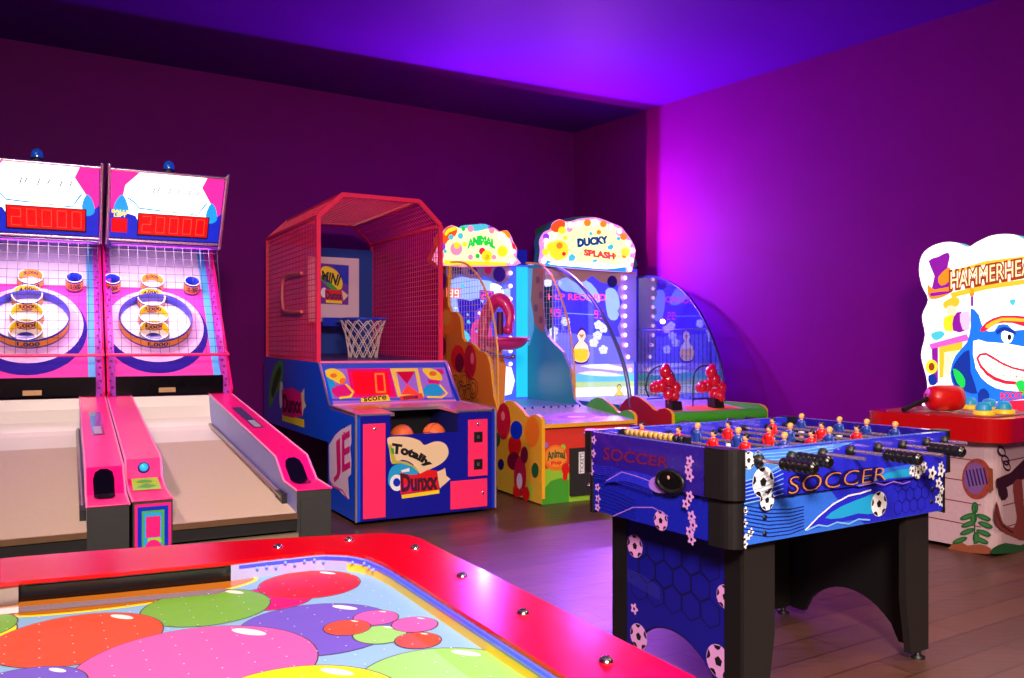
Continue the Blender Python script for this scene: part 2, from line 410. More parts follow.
for nm, x0, x1, ins, prof in (('side_rail', -.14, 0, 'x0', railp),):
    mb = rail(nm, prof, x0, x1, ins)
    o_, d_ = slope(prof, 2); pl = Pl(ROLL, o_+XA*0, XA, d_)
    decal(mb, pl, [(-.112, -.002), (-.114, .10), (-.105, .15), (-.085, .172), (-.060, .172), (-.042, .15), (-.036, .10), (-.038, -.002)], BLACKG, .0025, px=False)
    o2, d2 = slope(prof, 1); p2 = Pl(ROLL, o2, XA, d2); decal(mb, p2, [(-.098, .13), (-.052, .13), (-.038, .165), (-.038, .229), (-.112, .229), (-.112, .165)], BLACKG, .0025, px=False)
    o_, d_ = slope(prof, 3); p3 = Pl(ROLL, o_, XA, d_)
    decal(mb, p3, [(-.098, .72), (-.045, .72), (-.045, 1.42), (-.098, 1.42)], mat('smoked_window', (70, 80, 120), .12, coat=.6), .002, px=False)
    decal(mb, p3, [(-.09, .74), (-.055, .74), (-.055, .95), (-.09, .95)], mat('window_grey', (170, 165, 175), .3), .003, px=False)
    mb.box(-.125, -.015, -.006, 0, .09, .62, GREYB)
    ob = mb.obj(nm, t)
    mb = MB(); mb.tube([(-.15, .2, .602), (-.15, .35, .613), (-.15, 2.45, .738)], .013, STEEL, 8); mb.box(-.162, -.14, .17, .3, .575, .62, BLACK); mb.obj('bumper_strip', ob)
    mb = MB(); mb.tube([(-.143, .2, .582), (-.143, 2.45, .715)], .007, BLUE, 6); mb.obj('blue_edge_strip', ob)
mb = rail('coin_rail', coinp, WL, WL+.138, 'x1')
ob = mb.obj('coin_rail', t)
mb = MB(); mb.tube([(WL+.148, .2, .602), (WL+.148, 2.45, .738)], .013, STEEL, 8); mb.obj('bumper_strip', ob)
fp = front_plane(ROLL, -.002)
mb = MB(); mb.box(WL+.006, WL+.132, -.01, -.001, .12, .655, MAG)
q = S(100, 380, 3.767)
c3 = S(0, 380, 3.767)
decal(mb, Pl(ROLL, (0, -.01, 0), XA, ZA), [(WL+.016, .15), (WL+.122, .15), (WL+.122, .645), (WL+.016, .645)], BLUE, px=False)
P9 = Pl(ROLL, (0, -.01, 0), XA, ZA)
decal(mb, P9, [(WL+.03, .2), (WL+.108, .2), (WL+.108, .63), (WL+.03, .63)], GRN, .0015, px=False)
decal(mb, P9, [(WL+.036, .22), (WL+.10, .22), (WL+.10, .622), (WL+.036, .622)], CYAN, .002, px=False)
decal(mb, P9, [(WL+.044, .53), (WL+.094, .53), (WL+.094, .608), (WL+.044, .608)], MAG, .0025, px=False)
decal(mb, P9, ell(WL+.069, .485, .03, .036), MAG, .003, px=False)
decal(mb, P9, [(WL+.052, .50), (WL+.1, .51), (WL+.095, .528), (WL+.05, .528)], LIME, .0028, px=False)
decal(mb, P9, ell(WL+.069, .36, .03, .05), LIME, .003, px=False)
mb.obj('coin_panel', ob)
o_, d_ = slope(coinp, 2); pl = Pl(ROLL, o_, XA, d_)
mb = MB(); mb.add([pl.at(x, y, .003) for x, y in ((WL+.018, .01), (WL+.12, .01), (WL+.12, .18), (WL+.018, .18))], [(0, 1, 2, 3)], LIME)
decal(mb, pl, [(WL+.03, .05), (WL+.08, .03), (WL+.11, .06), (WL+.07, .09)], GRN, .004, px=False); decal(mb, pl, ell(WL+.065, .12, .03, .03), GRN, .004, px=False)
decal(mb, pl, [(WL+.03, .10), (WL+.1, .09), (WL+.1, .097), (WL+.03, .107)], YEL, .005, px=False)
mb.obj('instruction_plate', ob)
mb = MB(); bc = Vector((WL+.069, .452, .728)); bn = Vector((0, -1, .35)).normalized()
mb.lathe([(.024, -.01), (.024, .008), (.018, .014)], bc, BLUED, axis=bn); mb.lathe([(.017, .012), (.017, .018), (.0001, .020)], bc, em('lit_button', (30, 170, 220), .5), axis=bn); mb.obj('button', ob)
# uprights
for nm, x in (('upright', 0), ('upright', WL)):
    s_ = -1 if x == 0 else 1
    mb = MB(); a = Vector((x, 2.42, .9)); b = Vector((x, 3.40, 1.97)); d = (b-a).normalized(); nn = Vector((0, -d.z, d.y))
    w = .085
    for (xa, xb, w0, w1, mt) in ((x, x+s_*.012, -.01, w, PINK), (x+s_*.012, x+s_*.05, .0, .02, mat('perforated_magenta', (190, 70, 205), .3, .3, noise=.6, nscale=70))):
        p_ = [a+nn*w0, b+nn*w0, b+nn*w1, a+nn*w1]; vs = [Vector((xa, q_.y, q_.z)) for q_ in p_]+[Vector((xb, q_.y, q_.z)) for q_ in p_]
        mb.add(vs, [(0, 1, 2, 3), (7, 6, 5, 4), (0, 4, 5, 1), (1, 5, 6, 2), (2, 6, 7, 3), (3, 7, 4, 0)], mt)
    for i in range(26):
        c_ = a+(b-a)*((i+.5)/26)+nn*.021
        mb.add([Vector((x+s_*(.022+.01*(i % 2)), 0, 0))+Vector((dx*.006, 0, 0))+Vector((0, c_.y, c_.z))+d*dy*.009 for dx, dy in ((-1, -1), (1, -1), (1, 1), (-1, 1))], [(0, 1, 2, 3)], MAROON)
    for k in (.25, .55, .8):
        c_ = a+(b-a)*k+nn*(w+.002); mb.ball(c_+Vector((s_*.006, 0, 0)), .005, REDP, 8)
    mb.obj(nm, t)
# target board
BA = Vector((0, 2.5, .97)); BB = Vector((0, 3.45, 1.95)); bd = (BB-BA).normalized(); PB = Pl(ROLL, BA, XA, bd); L_ = (BB-BA).length
mb = MB(); back = -PB.n*.03
vs = [BA+XA*(WL+.03), BA+XA*-.03, BB+XA*-.03, BB+XA*(WL+.03)]; vs += [v+back for v in vs]
mb.add(vs, [(0, 1, 2, 3), (7, 6, 5, 4), (0, 4, 5, 1), (1, 5, 6, 2), (2, 6, 7, 3), (3, 7, 4, 0)], BOARDW)
decal(mb, PB, [(WL+.035, 0), (-.035, 0), (-.035, .95), (WL+.035, .95)], PINKB, .001, px=False)
decal(mb, PB, [(-.09, .02), (-.035, .02), (-.035, L_-.01), (-.09, L_-.01)], mat('board_cyan', (90, 190, 250), .4), .0012, px=False)
cu_, cv_ = -.425, .60
decal(mb, PB, ell(cu_, cv_-.08, .335, .40, 44), mat('gutter_violet', (40, 12, 150), .7, spec=.15), .002, px=False)
decal(mb, PB, ell(cu_, cv_-.03, .312, .35, 44), mat('board_pale_pink', (245, 200, 240), .4), .003, px=False)
decal(mb, PB, ell(cu_+.02, cv_-.03, .27, .27, 40), mat('board_pale_lilac', (225, 170, 235), .4), .0035, px=False)
mb.obj('target_board', t)
def ringpart(u, w_, r, h, mo, mi_, txt=None, tw=.6, floor=None):
    mb = MB(); c = PB.at(u, w_, .0)
    mb.lathe([(r, .002), (r, h*.2), (r, h*.85), (r, h), (r-.008, h), (r-.008, .004)], c, mo, 36, axis=PB.n, mlist=[VIOLET, mo, BLUED, WHITE if r < .2 else BLUED, mi_])
    if floor: mb.lathe([(r-.008, .004), (.0001, .005)], c, floor, 36, axis=PB.n)
    if txt:
        tp = Pl(ROLL, c-bd*(r+.0015), XA, PB.n)
        vs, fs = textmesh(txt, .03); out = []
        for x, y in vs:
            ang = (x-.5)*tw*1.6; out.append(c+XA*(sin(ang)*(r+.0015))-bd*(cos(ang)*(r+.0015))+PB.n*(h*.24+y*h*.55))
        mb.add(out, fs, NAVY)
        if .07 < r < .2:
            out = []
            for x, y in vs:
                ang = (x-.5)*1.3; out.append(c+XA*(sin(ang)*(r-.0095))+bd*(cos(ang)*(r-.0095))+PB.n*(h*.3+y*h*.5))
            mb.add(out, fs, NAVY)
    mb.obj('target_ring', t)
ringpart(cu_, cv_-.02, .235, .075, ORAB, mat('ring_blue', (80, 80, 215), .3), '1,000', .34, BOARDW)
for k, (px_, py_, r_, tx) in enumerate(((154, 337, .098, '2,000'), (153, 321, .098, '3,000'), (151, 304, .092, '4,000'), (152, 287, .078, '5,000'))):
    ab = PB.ab(PB.hit(px_, py_)); ringpart(ab.x, ab.y, r_, .07, ORAB if k else YEL, YEL if k != 3 else ORAB, tx, .9, BLUED if k == 0 else None)
for px_, py_ in ((191, 291), (112, 289)):
    ab = PB.ab(PB.hit(px_, py_)); ringpart(ab.x, ab.y, .055, .10, ORAB, BLUE, '10,000', .9, BLUED)
mb = MB(); mb.box(WL+.05, -.05, 2.44, 2.50, .93, 1.045, BLACKG); mb.box(WL+.3, WL+.4, 2.435, 2.44, .94, .97, BRASS); mb.obj('gutter_beam', t)
mb = MB(); A0 = Vector((WL+.03, 2.86, 1.94)); A1 = Vector((-.03, 2.86, 1.94)); B0 = Vector((WL+.03, 2.5, 1.18)); B1 = Vector((-.03, 2.5, 1.18))
grid(mb, lambda s_, q_: (B0*(1-s_)+B1*s_)*(1-q_)+(A0*(1-s_)+A1*s_)*q_, 12, 14, .0019, mat('grey_net', (60, 50, 70), .6)); mb.obj('safety_net', t)
mb = MB(); mb.tube([B0+Vector((-.028, 0, 0)), B1+Vector((.028, 0, 0))], .011, PINK, 8); mb.tube([(WL+.006, 2.5, 1.18), (WL+.006, 2.72, 1.23)], .009, PINK, 6); mb.tube([(-.006, 2.5, 1.18), (-.006, 2.72, 1.23)], .009, PINK, 6); mb.obj('net_bar', t)
# marquee box leaning over the alley
mb = MB(); mp_ = [(2.50, 2.37), (2.845, 1.945), (3.42, 1.95), (3.5, 2.2), (2.8, 2.375)]
mb.prism(mp_, WL+.008, -.008, 'x', VIOLET, side=[VIOLET, mat('violet_soffit', (90, 40, 170), .3), VIOLET, VIOLET, VIOLET])
mq = mb.obj('marquee_box', t)
PM = Pl(ROLL, (0, 2.845, 1.945), XA, (0, -.345, .425)); LM = Vector((.345, .425)).length
mb = MB()
decal(mb, PM, [(WL+.03, .03), (-.03, .03), (-.03, LM-.02), (WL+.03, LM-.02)], E_WHITE, .003, px=False)
mb2 = mb
def Bz(x, y): return (WL+.03+x*(.685), .03+y*(LM-.05))
def dz(pts, m_, h, sm=0): decal(mb, PM, [Bz(*p) for p in pts], m_, h, sm, px=False)
dz([(.84, 1), (1, 1), (1, .35), (.93, .38), (.9, .6), (.8, .85)], E_PINK, .004); dz([(0, 1), (.24, 1), (.12, .8), (.1, .6), (.02, .35), (0, .35)], E_PINK, .004)
dz([(.3, .0), (1, 0), (1, .46), (.9, .3), (.86, .05), (.3, .05)], E_DBLUE, .0045); dz([(0, 0), (.3, 0), (.3, .1), (.22, .35), (.1, .4), (0, .44)], E_DBLUE, .0045)
dz([(.86, .44), (.9, .62), (.95, .54), (.97, .36), (.9, .3)], E_CYAN, .005, 3); dz([(.16, .44), (.1, .66), (.03, .5), (.05, .34), (.14, .36)], E_CYAN, .005, 3)
dline(mb, PM, [Bz(*p) for p in ((.14, .62), (.2, .56), (.25, .47), (.78, .42), (.83, .55), (.86, .62))], .01, E_CYAN, .0052, px=False)
for i, x in enumerate((.36, .40, .5, .58, .68, .76)): dline(mb, PM, [Bz(x, .70+.02*(i % 2)), Bz(x+.02, .80)], .006, NAVY, .0052, px=False)
mb.add([PM.at(*Bz(*p), .0055) for p in ((.24, .40), (.24, .04), (.9, .04), (.9, .40))][::-1], [(0, 1, 2, 3)], BLACK)
text(mb, PM, 'HIGH SCORE', [Bz(.44, .475), Bz(.72, .475), Bz(.72, .42), Bz(.44, .42)], E_YEL, .0056, .01, px=False)
mb.obj('sign_panel', mq)
mb = MB()
decal(mb, PM, [Bz(*p) for p in ((.25, .07), (.89, .07), (.89, .39), (.25, .39))], E_RED, .007, px=False)
digits(mb, PM, '20000', [Bz(.26, .36), Bz(.88, .36), Bz(.88, .10), Bz(.26, .10)], E_DIG, .0075, px=False, w=.1)
mb.obj('score_display', mq)
mb = MB(); decal(mb, PM, [Bz(*p) for p in ((.01, .08), (.15, .08), (.15, .30), (.01, .30))], E_RED, .007, px=False)
digits(mb, PM, '0', [Bz(.03, .27), Bz(.13, .27), Bz(.13, .11), Bz(.03, .11)], mat('dim_digit', (200, 10, 10), .5, emit=.9), .0075, px=False)
text(mb, PM, 'BALLS', [Bz(.01, .43), Bz(.16, .43), Bz(.16, .38), Bz(.01, .38)], E_YEL, .0075, .03, px=False)
text(mb, PM, 'LEFT', [Bz(.03, .37), Bz(.14, .37), Bz(.14, .32), Bz(.03, .32)], E_YEL, .0075, .03, px=False)
mb.obj('balls_left_display', mq)
mb = MB()
for x in (WL+.014, -.014): mb.tube([PM.at(x, -.02, .012), PM.at(x, LM+.015, .012)], .011, CHROME, 10); mb.ball(PM.at(x, LM+.02, .012), .014, CHROME, 10)
for y in (.012, LM-.008): mb.tube([PM.at(WL+.02, y, .008), PM.at(-.02, y, .008)], .009, mat('pinkish_chrome', (235, 200, 215), .2, .9), 8)
mb.tube([PM.at(WL+.02, -.02, .0), PM.at(-.02, -.02, .0)], .018, mat('violet_tube', (120, 50, 190), .2, coat=.5), 8)
mb.obj('marquee_frame', mq)
mb = MB(); c_ = Vector((WL/2, 2.56, 2.385)); mb.lathe([(.042, -.02), (.042, .0), (.034, .012)], c_, BLACK); mb.lathe([(.034, .01), (.036, .03), (.028, .055), (.012, .068), (.0001, .071)], c_, mat('blue_dome', (10, 80, 190), .1, coat=.8, emit=.12), 20); mb.obj('beacon', mq)
rollA = t
rollB = copy_tree(t); o_ = ROLL.w(WL-.012, 0, 0); rollB.location = (o_.x, o_.y, 0); rollB['label'] = 'pink rolling-ball alley at the far left, cut off by the picture edge'
for k in (0, WL-.012):
    c_ = ROLL.w(WL/2+k, 2.78, 1.90); tg = ROLL.w(WL/2+k, 3.0, 1.3)
    light('AREA', 'alley_board_lamp', c_, (1, .62, .95), 7, tg, .6, .12)
    c_ = ROLL.w(WL/2+k, 2.50, 1.12)

# ================================================================ BASKETBALL MACHINE
t = thing('basketball_machine', 'blue and pink mini basketball machine with a wire cage and hoop', 'arcade machine', BASK)
BW = 1.08; TRIM = mat('silver_edge', (190, 180, 190), .3, .8)
sidep = [(0, .03), (0, .765), (.6, .79), (.87, 1.105), (2.68, 1.13), (2.68, .515), (.64, .515), (.64, .03)]
LP = left_plane(BASK, 0)
mb = MB(); mb.prism(sidep, 0, .03, 'x', mat('bright_blue_laminate', (8, 80, 225), .3, coat=.3))
c1 = S(255, 350, 3.767)
decal(mb, LP, c1((52, 200), (58, 120), (75, 60), (98, 38), (106, 60), (100, 130), (75, 175), (60, 215)), GRN, .001, 3)
decal(mb, LP, c1((62, 150), (78, 90), (96, 60), (98, 90), (80, 150), (66, 180)), mat('olive_dark', (50, 70, 20), .5), .0015, 3)
decal(mb, LP, c1((96, 120), (106, 130), (104, 200), (96, 220), (92, 180)), WHITE, .0012, 2)
decal(mb, LP, c1((102, 240), (186, 262), (186, 292), (104, 266)), YEL, .0015)
decal(mb, LP, c1((102, 150), (140, 142), (182, 165), (180, 250), (140, 255), (104, 245)), MAG, .002)
decal(mb, LP, c1((175, 165), (188, 142), (186, 190), (194, 210), (184, 225), (180, 250)), CREAM, .0025)
text(mb, LP, 'Dunxx', [c1((106, 165))[0], c1((176, 178))[0], c1((176, 240))[0], c1((106, 235))[0]], mat('dark_maroon', (70, 0, 40), .5), .003, .04)
c5 = S(300, 360, 3.99)
decal(mb, LP, c5((118, 480), (116, 340), (140, 300), (165, 278), (205, 256), (206, 330), (200, 350), (206, 400), (204, 455), (192, 470), (197, 556), (170, 535), (150, 510), (130, 505)), mat('pale_pink_print', (235, 205, 225), .4), .001)
text(mb, LP, 'E', [c5((168, 300))[0], c5((200, 280))[0], c5((202, 430))[0], c5((168, 450))[0]], MAG, .002, .02)
text(mb, LP, 'J', [c5((130, 340))[0], c5((160, 310))[0], c5((165, 470))[0], c5((135, 490))[0]], MAG, .002, .02)
dline(mb, LP, c5((118, 480), (135, 505), (170, 520), (192, 556)), .012, MAG, .002)
for y in (0, 1, 2): mb.ball((-.001, .25+.0*y, .66-.04*y), .006, BLACK, 8)
mb.obj('side_panel', t)
mb = MB(); mb.prism(sidep, BW-.03, BW, 'x', BLUE); mb.obj('side_panel', t)
mb = MB()
for x in (.0, BW): mb = MB(); mb.tube([(x, -.002, .03), (x, -.002, .768)], .010, TRIM, 8); mb.tube([(x, -.002, .768), (x, .6, .793), (x, .87, 1.108)], .008, TRIM, 8); mb.obj('edge_trim', t)
# front with the ball opening
mb = MB(); ox0, ox1, oz = .25, .78, .610
mb.box(.03, BW-.03, 0, .03, .03, oz, BLUED); mb.box(.03, ox0, 0, .03, oz, .755, BLUED); mb.box(ox1, BW-.03, 0, .03, oz, .755, BLUED)
mb.box(.03, BW-.03, .60, .62, .03, .79, BLACK); mb.box(.03, BW-.03, .03, .6, .03, .06, BLACK)
FP = front_plane(BASK, 0)
c7 = S(380, 410, 7.533)
decal(mb, FP, c7((55, 215), (120, 200), (220, 205), (300, 232), (335, 264), (400, 240), (455, 238), (500, 265), (516, 315), (500, 365), (450, 410), (370, 450), (300, 480), (245, 405), (165, 375), (90, 405), (70, 300)), CREAM, .001, 3)
decal(mb, FP, c7((62, 260), (85, 260), (120, 380), (200, 390), (270, 430), (300, 480), (240, 425), (160, 400), (92, 408)), mat('olive_yellow', (190, 180, 60), .4), .0016)
decal(mb, FP, c7((80, 285), (104, 290), (108, 330), (88, 330)), GRN, .002)
decal(mb, FP, c7((60, 520), (80, 440), (140, 405), (220, 410), (290, 470), (240, 500), (150, 500), (100, 560), (70, 570)), CYAN, .0012, 3)
decal(mb, FP, ell(380+125/7.533, 410+548/7.533, 6.8, 8.2), WHITE, .0018); decal(mb, FP, ell(380+125/7.533, 410+545/7.533, 3.6, 4.2), BLUE, .0024)
decal(mb, FP, c7((150, 470), (240, 490), (300, 480), (360, 450), (430, 455), (445, 600), (155, 635)), REDP, .002)
decal(mb, FP, c7((160, 640), (447, 600), (447, 628), (165, 668)), YEL, .002)
decal(mb, FP, c7((430, 465), (455, 455), (490, 436), (498, 495), (530, 520), (495, 550), (450, 590), (440, 540)), CREAM, .0022)
decal(mb, FP, c7((155, 455), (220, 435), (222, 462), (165, 470)), WHITE, .0026)
decal(mb, FP, c7((150, 560), (300, 545), (300, 608), (155, 620)), MAG, .0024)
text(mb, FP, 'Dunxx', [c7((150, 480))[0], c7((440, 465))[0], c7((435, 600))[0], c7((160, 620))[0]], mat('dark_maroon', (70, 0, 40), .5), .003, .05)
vs, fs = textmesh('Totally', .06)
def ft(s_, q_):
    # lettering that runs down along the arm
    a = Vector((100, 330)); x = 90+s_*270; y = 300+s_*s_*110+s_*10; hgt = 105*(1-.25*s_)
    ang = s_*.9; return (x+sin(ang)*hgt*q_*.7, y-cos(ang)*hgt*(q_-.5))
out = [FP.at(*FP.ab(FP.hit(*c7(ft(x, y))[0])), .003) for x, y in vs]; mb.add(out, fs, BLACK)
mb.obj('front_panel', t)
mb = MB(); mb.box(ox0-.02, ox1+.02, .03, .55, .48, .50, BLACK); mb.box(ox0-.02, ox0, .03, .55, .5, .75, NAVY); mb.box(ox1, ox1+.02, .03, .55, .5, .75, NAVY); mb.box(ox0-.02, ox1+.02, .53, .55, .5, .75, BLACK); mb.obj('ball_tray', t)
CT = mat('console_top_print', (240, 120, 150), .28, coat=.5)
mb = MB()
for x0, x1, v0, v1 in ((.0, ox0+.03, 0, .6), (ox1-.02, BW, 0, .6), (ox0+.03, ox1-.02, .30, .6)):
    vs = [(x0, v0, .768+.04*v0), (x1, v0, .768+.04*v0), (x1, v1, .768+.04*v1), (x0, v1, .768+.04*v1)]; vs = [(a, b, c-.022) for a, b, c in vs]+vs
    mb.add(vs, [(3, 2, 1, 0), (4, 5, 6, 7), (0, 1, 5, 4), (1, 2, 6, 5), (2, 3, 7, 6), (3, 0, 4, 7)], [CT, CT, TRIM, CT, CT, CT])
mb.add([(.12, .25, .7785), (.3, .30, .7805), (.3, .5, .7885), (.1, .5, .7885)], [(0, 1, 2, 3)], ORG)
mb.obj('console_top', t)
c6 = S(250, 340, 3.389); PKD = mat('fluorescent_pink_door', (255, 45, 105), .4)
def plate(name, pts, mt, extra=None, fr=BASK, par=None, d=.012):
    pl = front_plane(fr, 0); q = [pl.ab(pl.hit(*p)) for p in pts]; mb = MB()
    x0 = min(p.x for p in q); x1 = max(p.x for p in q); z0 = min(p.y for p in q); z1 = max(p.y for p in q)
    mb.box(x0, x1, -d, -.0005, z0, z1, mt)
    if extra: extra(mb, x0, x1, z0, z1)
    return bevel(mb.obj(name, par or t), .003)
def lockx(mb, x0, x1, z0, z1): mb.lathe([(.012, 0), (.012, .008), (.0001, .01)], ((x0+x1)/2, -.012, z1-.035), CHROME, 12, axis=(0, -1, 0))
plate('tall_door', c6((382, 285), (458, 283), (458, 600), (387, 605)), PKD, lockx)
def coin(mb, x0, x1, z0, z1):
    lockx(mb, x0, x1, z0, z1); xc = (x0+x1)/2
    for z in (z1-.13, z1-.33): mb.box(xc-.035, xc+.035, -.016, -.011, z-.038, z+.038, BLACK); mb.box(xc-.012, xc+.012, -.019, -.015, z-.012, z+.012, STEEL)
plate('coin_door', c6((738, 270), (803, 268), (800, 458), (738, 460)), PKD, coin)
plate('cash_door', c6((678, 480), (802, 468), (802, 562), (678, 575)), PKD, lambda mb, x0, x1, z0, z1: mb.lathe([(.012, 0), (.012, .008), (.0001, .01)], (x1-.04, -.012, (z0+z1)/2), CHROME, 12, axis=(0, -1, 0)))
# sloping scoreboard
da = Vector((0, .62, .79)); dbv = Vector((0, .25, .315)); PD = Pl(BASK, da, XA, dbv)
mb = MB(); vs = [PD.at(0.01, 0), PD.at(BW-.01, 0), PD.at(BW-.01, .402), PD.at(.01, .402)]; vs += [v_-PD.n*.03 for v_ in vs]
mb.add(vs, [(0, 1, 2, 3), (7, 6, 5, 4), (0, 4, 5, 1), (1, 5, 6, 2), (2, 6, 7, 3), (3, 7, 4, 0)], LILAC)
c2 = S(310, 355, 6.827)
decal(mb, PD, c2((80, 62), (920, 52), (988, 302), (122, 314)), mat('scoreboard_blue', (60, 80, 200), .4), .001)
decal(mb, PD, c2((120, 95), (920, 85), (975, 290), (150, 300)), LILAC, .0014)
decal(mb, PD, c2((88, 105), (130, 95), (200, 280), (140, 290)), CYAN, .0017)
decal(mb, PD, c2((98, 115), (150, 92), (215, 118), (245, 165), (215, 200), (160, 175), (115, 150)), YEL, .002, 3); decal(mb, PD, ell(*c2((160, 142))[0], 3.4, 2.2), ORG, .0025)
decal(mb, PD, c2((205, 165), (240, 160), (235, 195), (205, 198)), ORG, .0026, 2)
decal(mb, PD, c2((150, 228), (238, 204), (284, 250), (268, 282), (195, 292), (160, 272)), MAG, .002, 2); dline(mb, PD, c2((245, 200), (294, 255), (276, 285), (200, 296)), .02, YEL, .0026)
decal(mb, PD, c2((250, 95), (545, 92), (595, 290), (290, 292)), mat('magenta_screen', (240, 10, 110), .4), .002)
decal(mb, PD, c2((545, 92), (735, 90), (778, 285), (600, 288)), mat('hourglass_frame', (250, 210, 80), .4), .002)
decal(mb, PD, c2((588, 116), (716, 113), (745, 268), (622, 272)), LILAC, .0026)
decal(mb, PD, c2((588, 116), (716, 113), (662, 200)), mat('lit_deep_red', (190, 0, 30), .4, emit=.25), .003); decal(mb, PD, c2((622, 272), (662, 200), (748, 268)), mat('lit_orange_red', (250, 60, 30), .4, emit=.35), .003)
decal(mb, PD, c2((765, 100), (820, 92), (880, 118), (905, 165), (870, 180), (820, 165)), YEL, .002, 3); decal(mb, PD, ell(*c2((838, 128))[0], 3.6, 2.4), ORG, .0025)
decal(mb, PD, c2((860, 95), (905, 100), (915, 130), (890, 135)), MAG, .0019)
decal(mb, PD, c2((800, 165), (890, 175), (880, 200), (810, 195)), MAG, .0022)
decal(mb, PD, c2((790, 210), (870, 198), (915, 250), (860, 285), (775, 268)), CYAN, .002, 2); dline(mb, PD, c2((885, 205), (935, 262), (900, 290), (800, 288)), .02, YEL, .0026)
decal(mb, PD, c2((345, 298), (530, 272), (550, 315), (350, 325)), YEL, .0034); text(mb, PD, 'score', [c2((365, 292))[0], c2((520, 276))[0], c2((522, 306))[0], c2((368, 320))[0]], BLACK, .004, .02)
decal(mb, PD, c2((612, 284), (762, 262), (776, 300), (620, 314)), mat('orange_red_print', (235, 70, 40), .4), .0034); text(mb, PD, 'time', [c2((630, 282))[0], c2((735, 270))[0], c2((740, 298))[0], c2((635, 308))[0]], MAROON, .004, .03)
sb = mb.obj('scoreboard', t)
mb = MB(); decal(mb, PD, c2((282, 116), (525, 114), (555, 270), (310, 272)), E_RED, .0045); digits(mb, PD, '0', [c2((420, 125))[0], c2((525, 123))[0], c2((538, 262))[0], c2((430, 264))[0]], mat('lit_orange', (255, 90, 20), .4, emit=1.1), .005, w=.2)
mb.obj('score_display', sb)
mb = MB(); mb.tube([PD.at(0.01, 0, .004), PD.at(BW-.01, 0, .004), PD.at(BW-.01, .402, .004), PD.at(.01, .402, .004)], .009, mat('pink_trim', (240, 130, 190), .3), 6, close=True); mb.obj('frame', sb)
# dark body beneath the playing deck
mb = MB(); mb.box(.03, BW-.03, .66, 2.62, .50, .52, BLACK); mb.box(.2, BW-.2, 1.0, 2.6, .02, .5, BLACK); mb.box(.03, BW-.03, 2.60, 2.66, .52, 1.12, NAVY)
mb.add([(.03, .86, 1.10), (BW-.03, .86, 1.10), (BW-.03, 2.6, 1.16), (.03, 2.6, 1.16)], [(0, 1, 2, 3)], mat('deck_violet', (70, 45, 110), .35)); mb.obj('deck', t)
# cage
CAGE = mat('cage_pink_enamel', (245, 40, 85), .35, coat=.3); EV, PK = 2.25, 2.435
hexf = lambda v: [(.017, v, 1.10), (.017, v, EV), (.21, v, PK), (.87, v, PK), (BW-.017, v, EV), (BW-.017, v, 1.10)]
def bar(mb, a, b, r): mb.tube([a, b], r*1.25, CAGE, 4)
mb = MB()
for v in (.95, 2.62):
    h_ = hexf(v)
    for a, b in zip(h_, h_[1:]+h_[:1]): bar(mb, a, b, .019 if v < 1 else .015)
for i in range(6): bar(mb, hexf(.95)[i], hexf(2.62)[i], .014)
mb.obj('cage_frame', t)
h0, h1 = hexf(.95), hexf(2.62)
for i, (nu, nv) in enumerate(((36, 26), (36, 6), (36, 15), (36, 6), (36, 26))):
    mb = MB(); a, b, c, d = map(Vector, (h0[i], h0[i+1], h1[i+1], h1[i]))
    grid(mb, lambda s_, q_: (a*(1-q_)+b*q_)*(1-s_)+(d*(1-q_)+c*q_)*s_, nu, nv, .0032, CAGE); mb.obj('cage_mesh', t)
mb = MB(); mb.tube([(-.012, p.y, p.z) for p in smoothloop([Vector((0, 1.319, 1.831)), Vector((0, 1.80, 1.845)), Vector((0, 1.92, 1.80)), Vector((0, 1.95, 1.70)), Vector((0, 1.93, 1.60)), Vector((0, 1.84, 1.535)), Vector((0, 1.319, 1.515))], 5, False)], .013, mat('handle_pink', (250, 120, 120), .35), 8); mb.obj('handle', t)
mb = MB(); mb.box(.03, BW-.03, 2.56, 2.60, 1.12, EV-.06, mat('back_blue_panel', (20, 60, 150), .4)); mb.obj('back_panel', t)
pb = Pl(BASK, (0, 2.30, 0), XA, ZA); q = [pb.ab(pb.hit(*p)) for p in ((308, 256), (359, 260), (308, 326), (359, 318))]
mb = MB(); bx0, bx1 = q[0].x, q[1].x; mb.box(bx0, bx1, 2.30, 2.33, q[3].y-.04, q[0].y, mat('backboard_laminate', (225, 190, 195), .4)); mb.box(bx0+.2, bx1-.2, 2.33, 2.56, 1.6, 1.9, BLACK)
c8 = S(300, 240, 5.42)
decal(mb, pb, c8((104, 125), (265, 138), (262, 352), (104, 345)), PURP, .001)
decal(mb, pb, c8((170, 135), (262, 140), (262, 245), (225, 230), (205, 170)), BLUE, .0014)
decal(mb, pb, c8((112, 190), (118, 150), (150, 143), (200, 170), (230, 225), (220, 270), (180, 255), (160, 220)), YEL, .002, 3)
decal(mb, pb, c8((112, 215), (112, 180), (130, 225), (170, 235), (210, 275), (190, 290), (150, 250)), GRN, .0022)
decal(mb, pb, c8((135, 265), (225, 275), (232, 330), (135, 325)), REDP, .0024); decal(mb, pb, c8((140, 325), (228, 330), (228, 345), (140, 340)), YEL, .0026)
decal(mb, pb, ell(*c8((130, 285))[0], 3.2, 5), WHITE, .002); decal(mb, pb, c8((225, 270), (262, 300), (235, 330)), CREAM, .0028)
text(mb, pb, 'MINI', [c8((118, 165))[0], c8((225, 190))[0], c8((205, 250))[0], c8((120, 215))[0]], BLACK, .003, .04)
text(mb, pb, 'Dunxx', [c8((138, 275))[0], c8((228, 282))[0], c8((228, 325))[0], c8((140, 320))[0]], NAVY, .0034, .04)
mb.obj('backboard', t)
RV = 1.62; rc = BASK.on(363, 318, v=RV); RIMR = .20
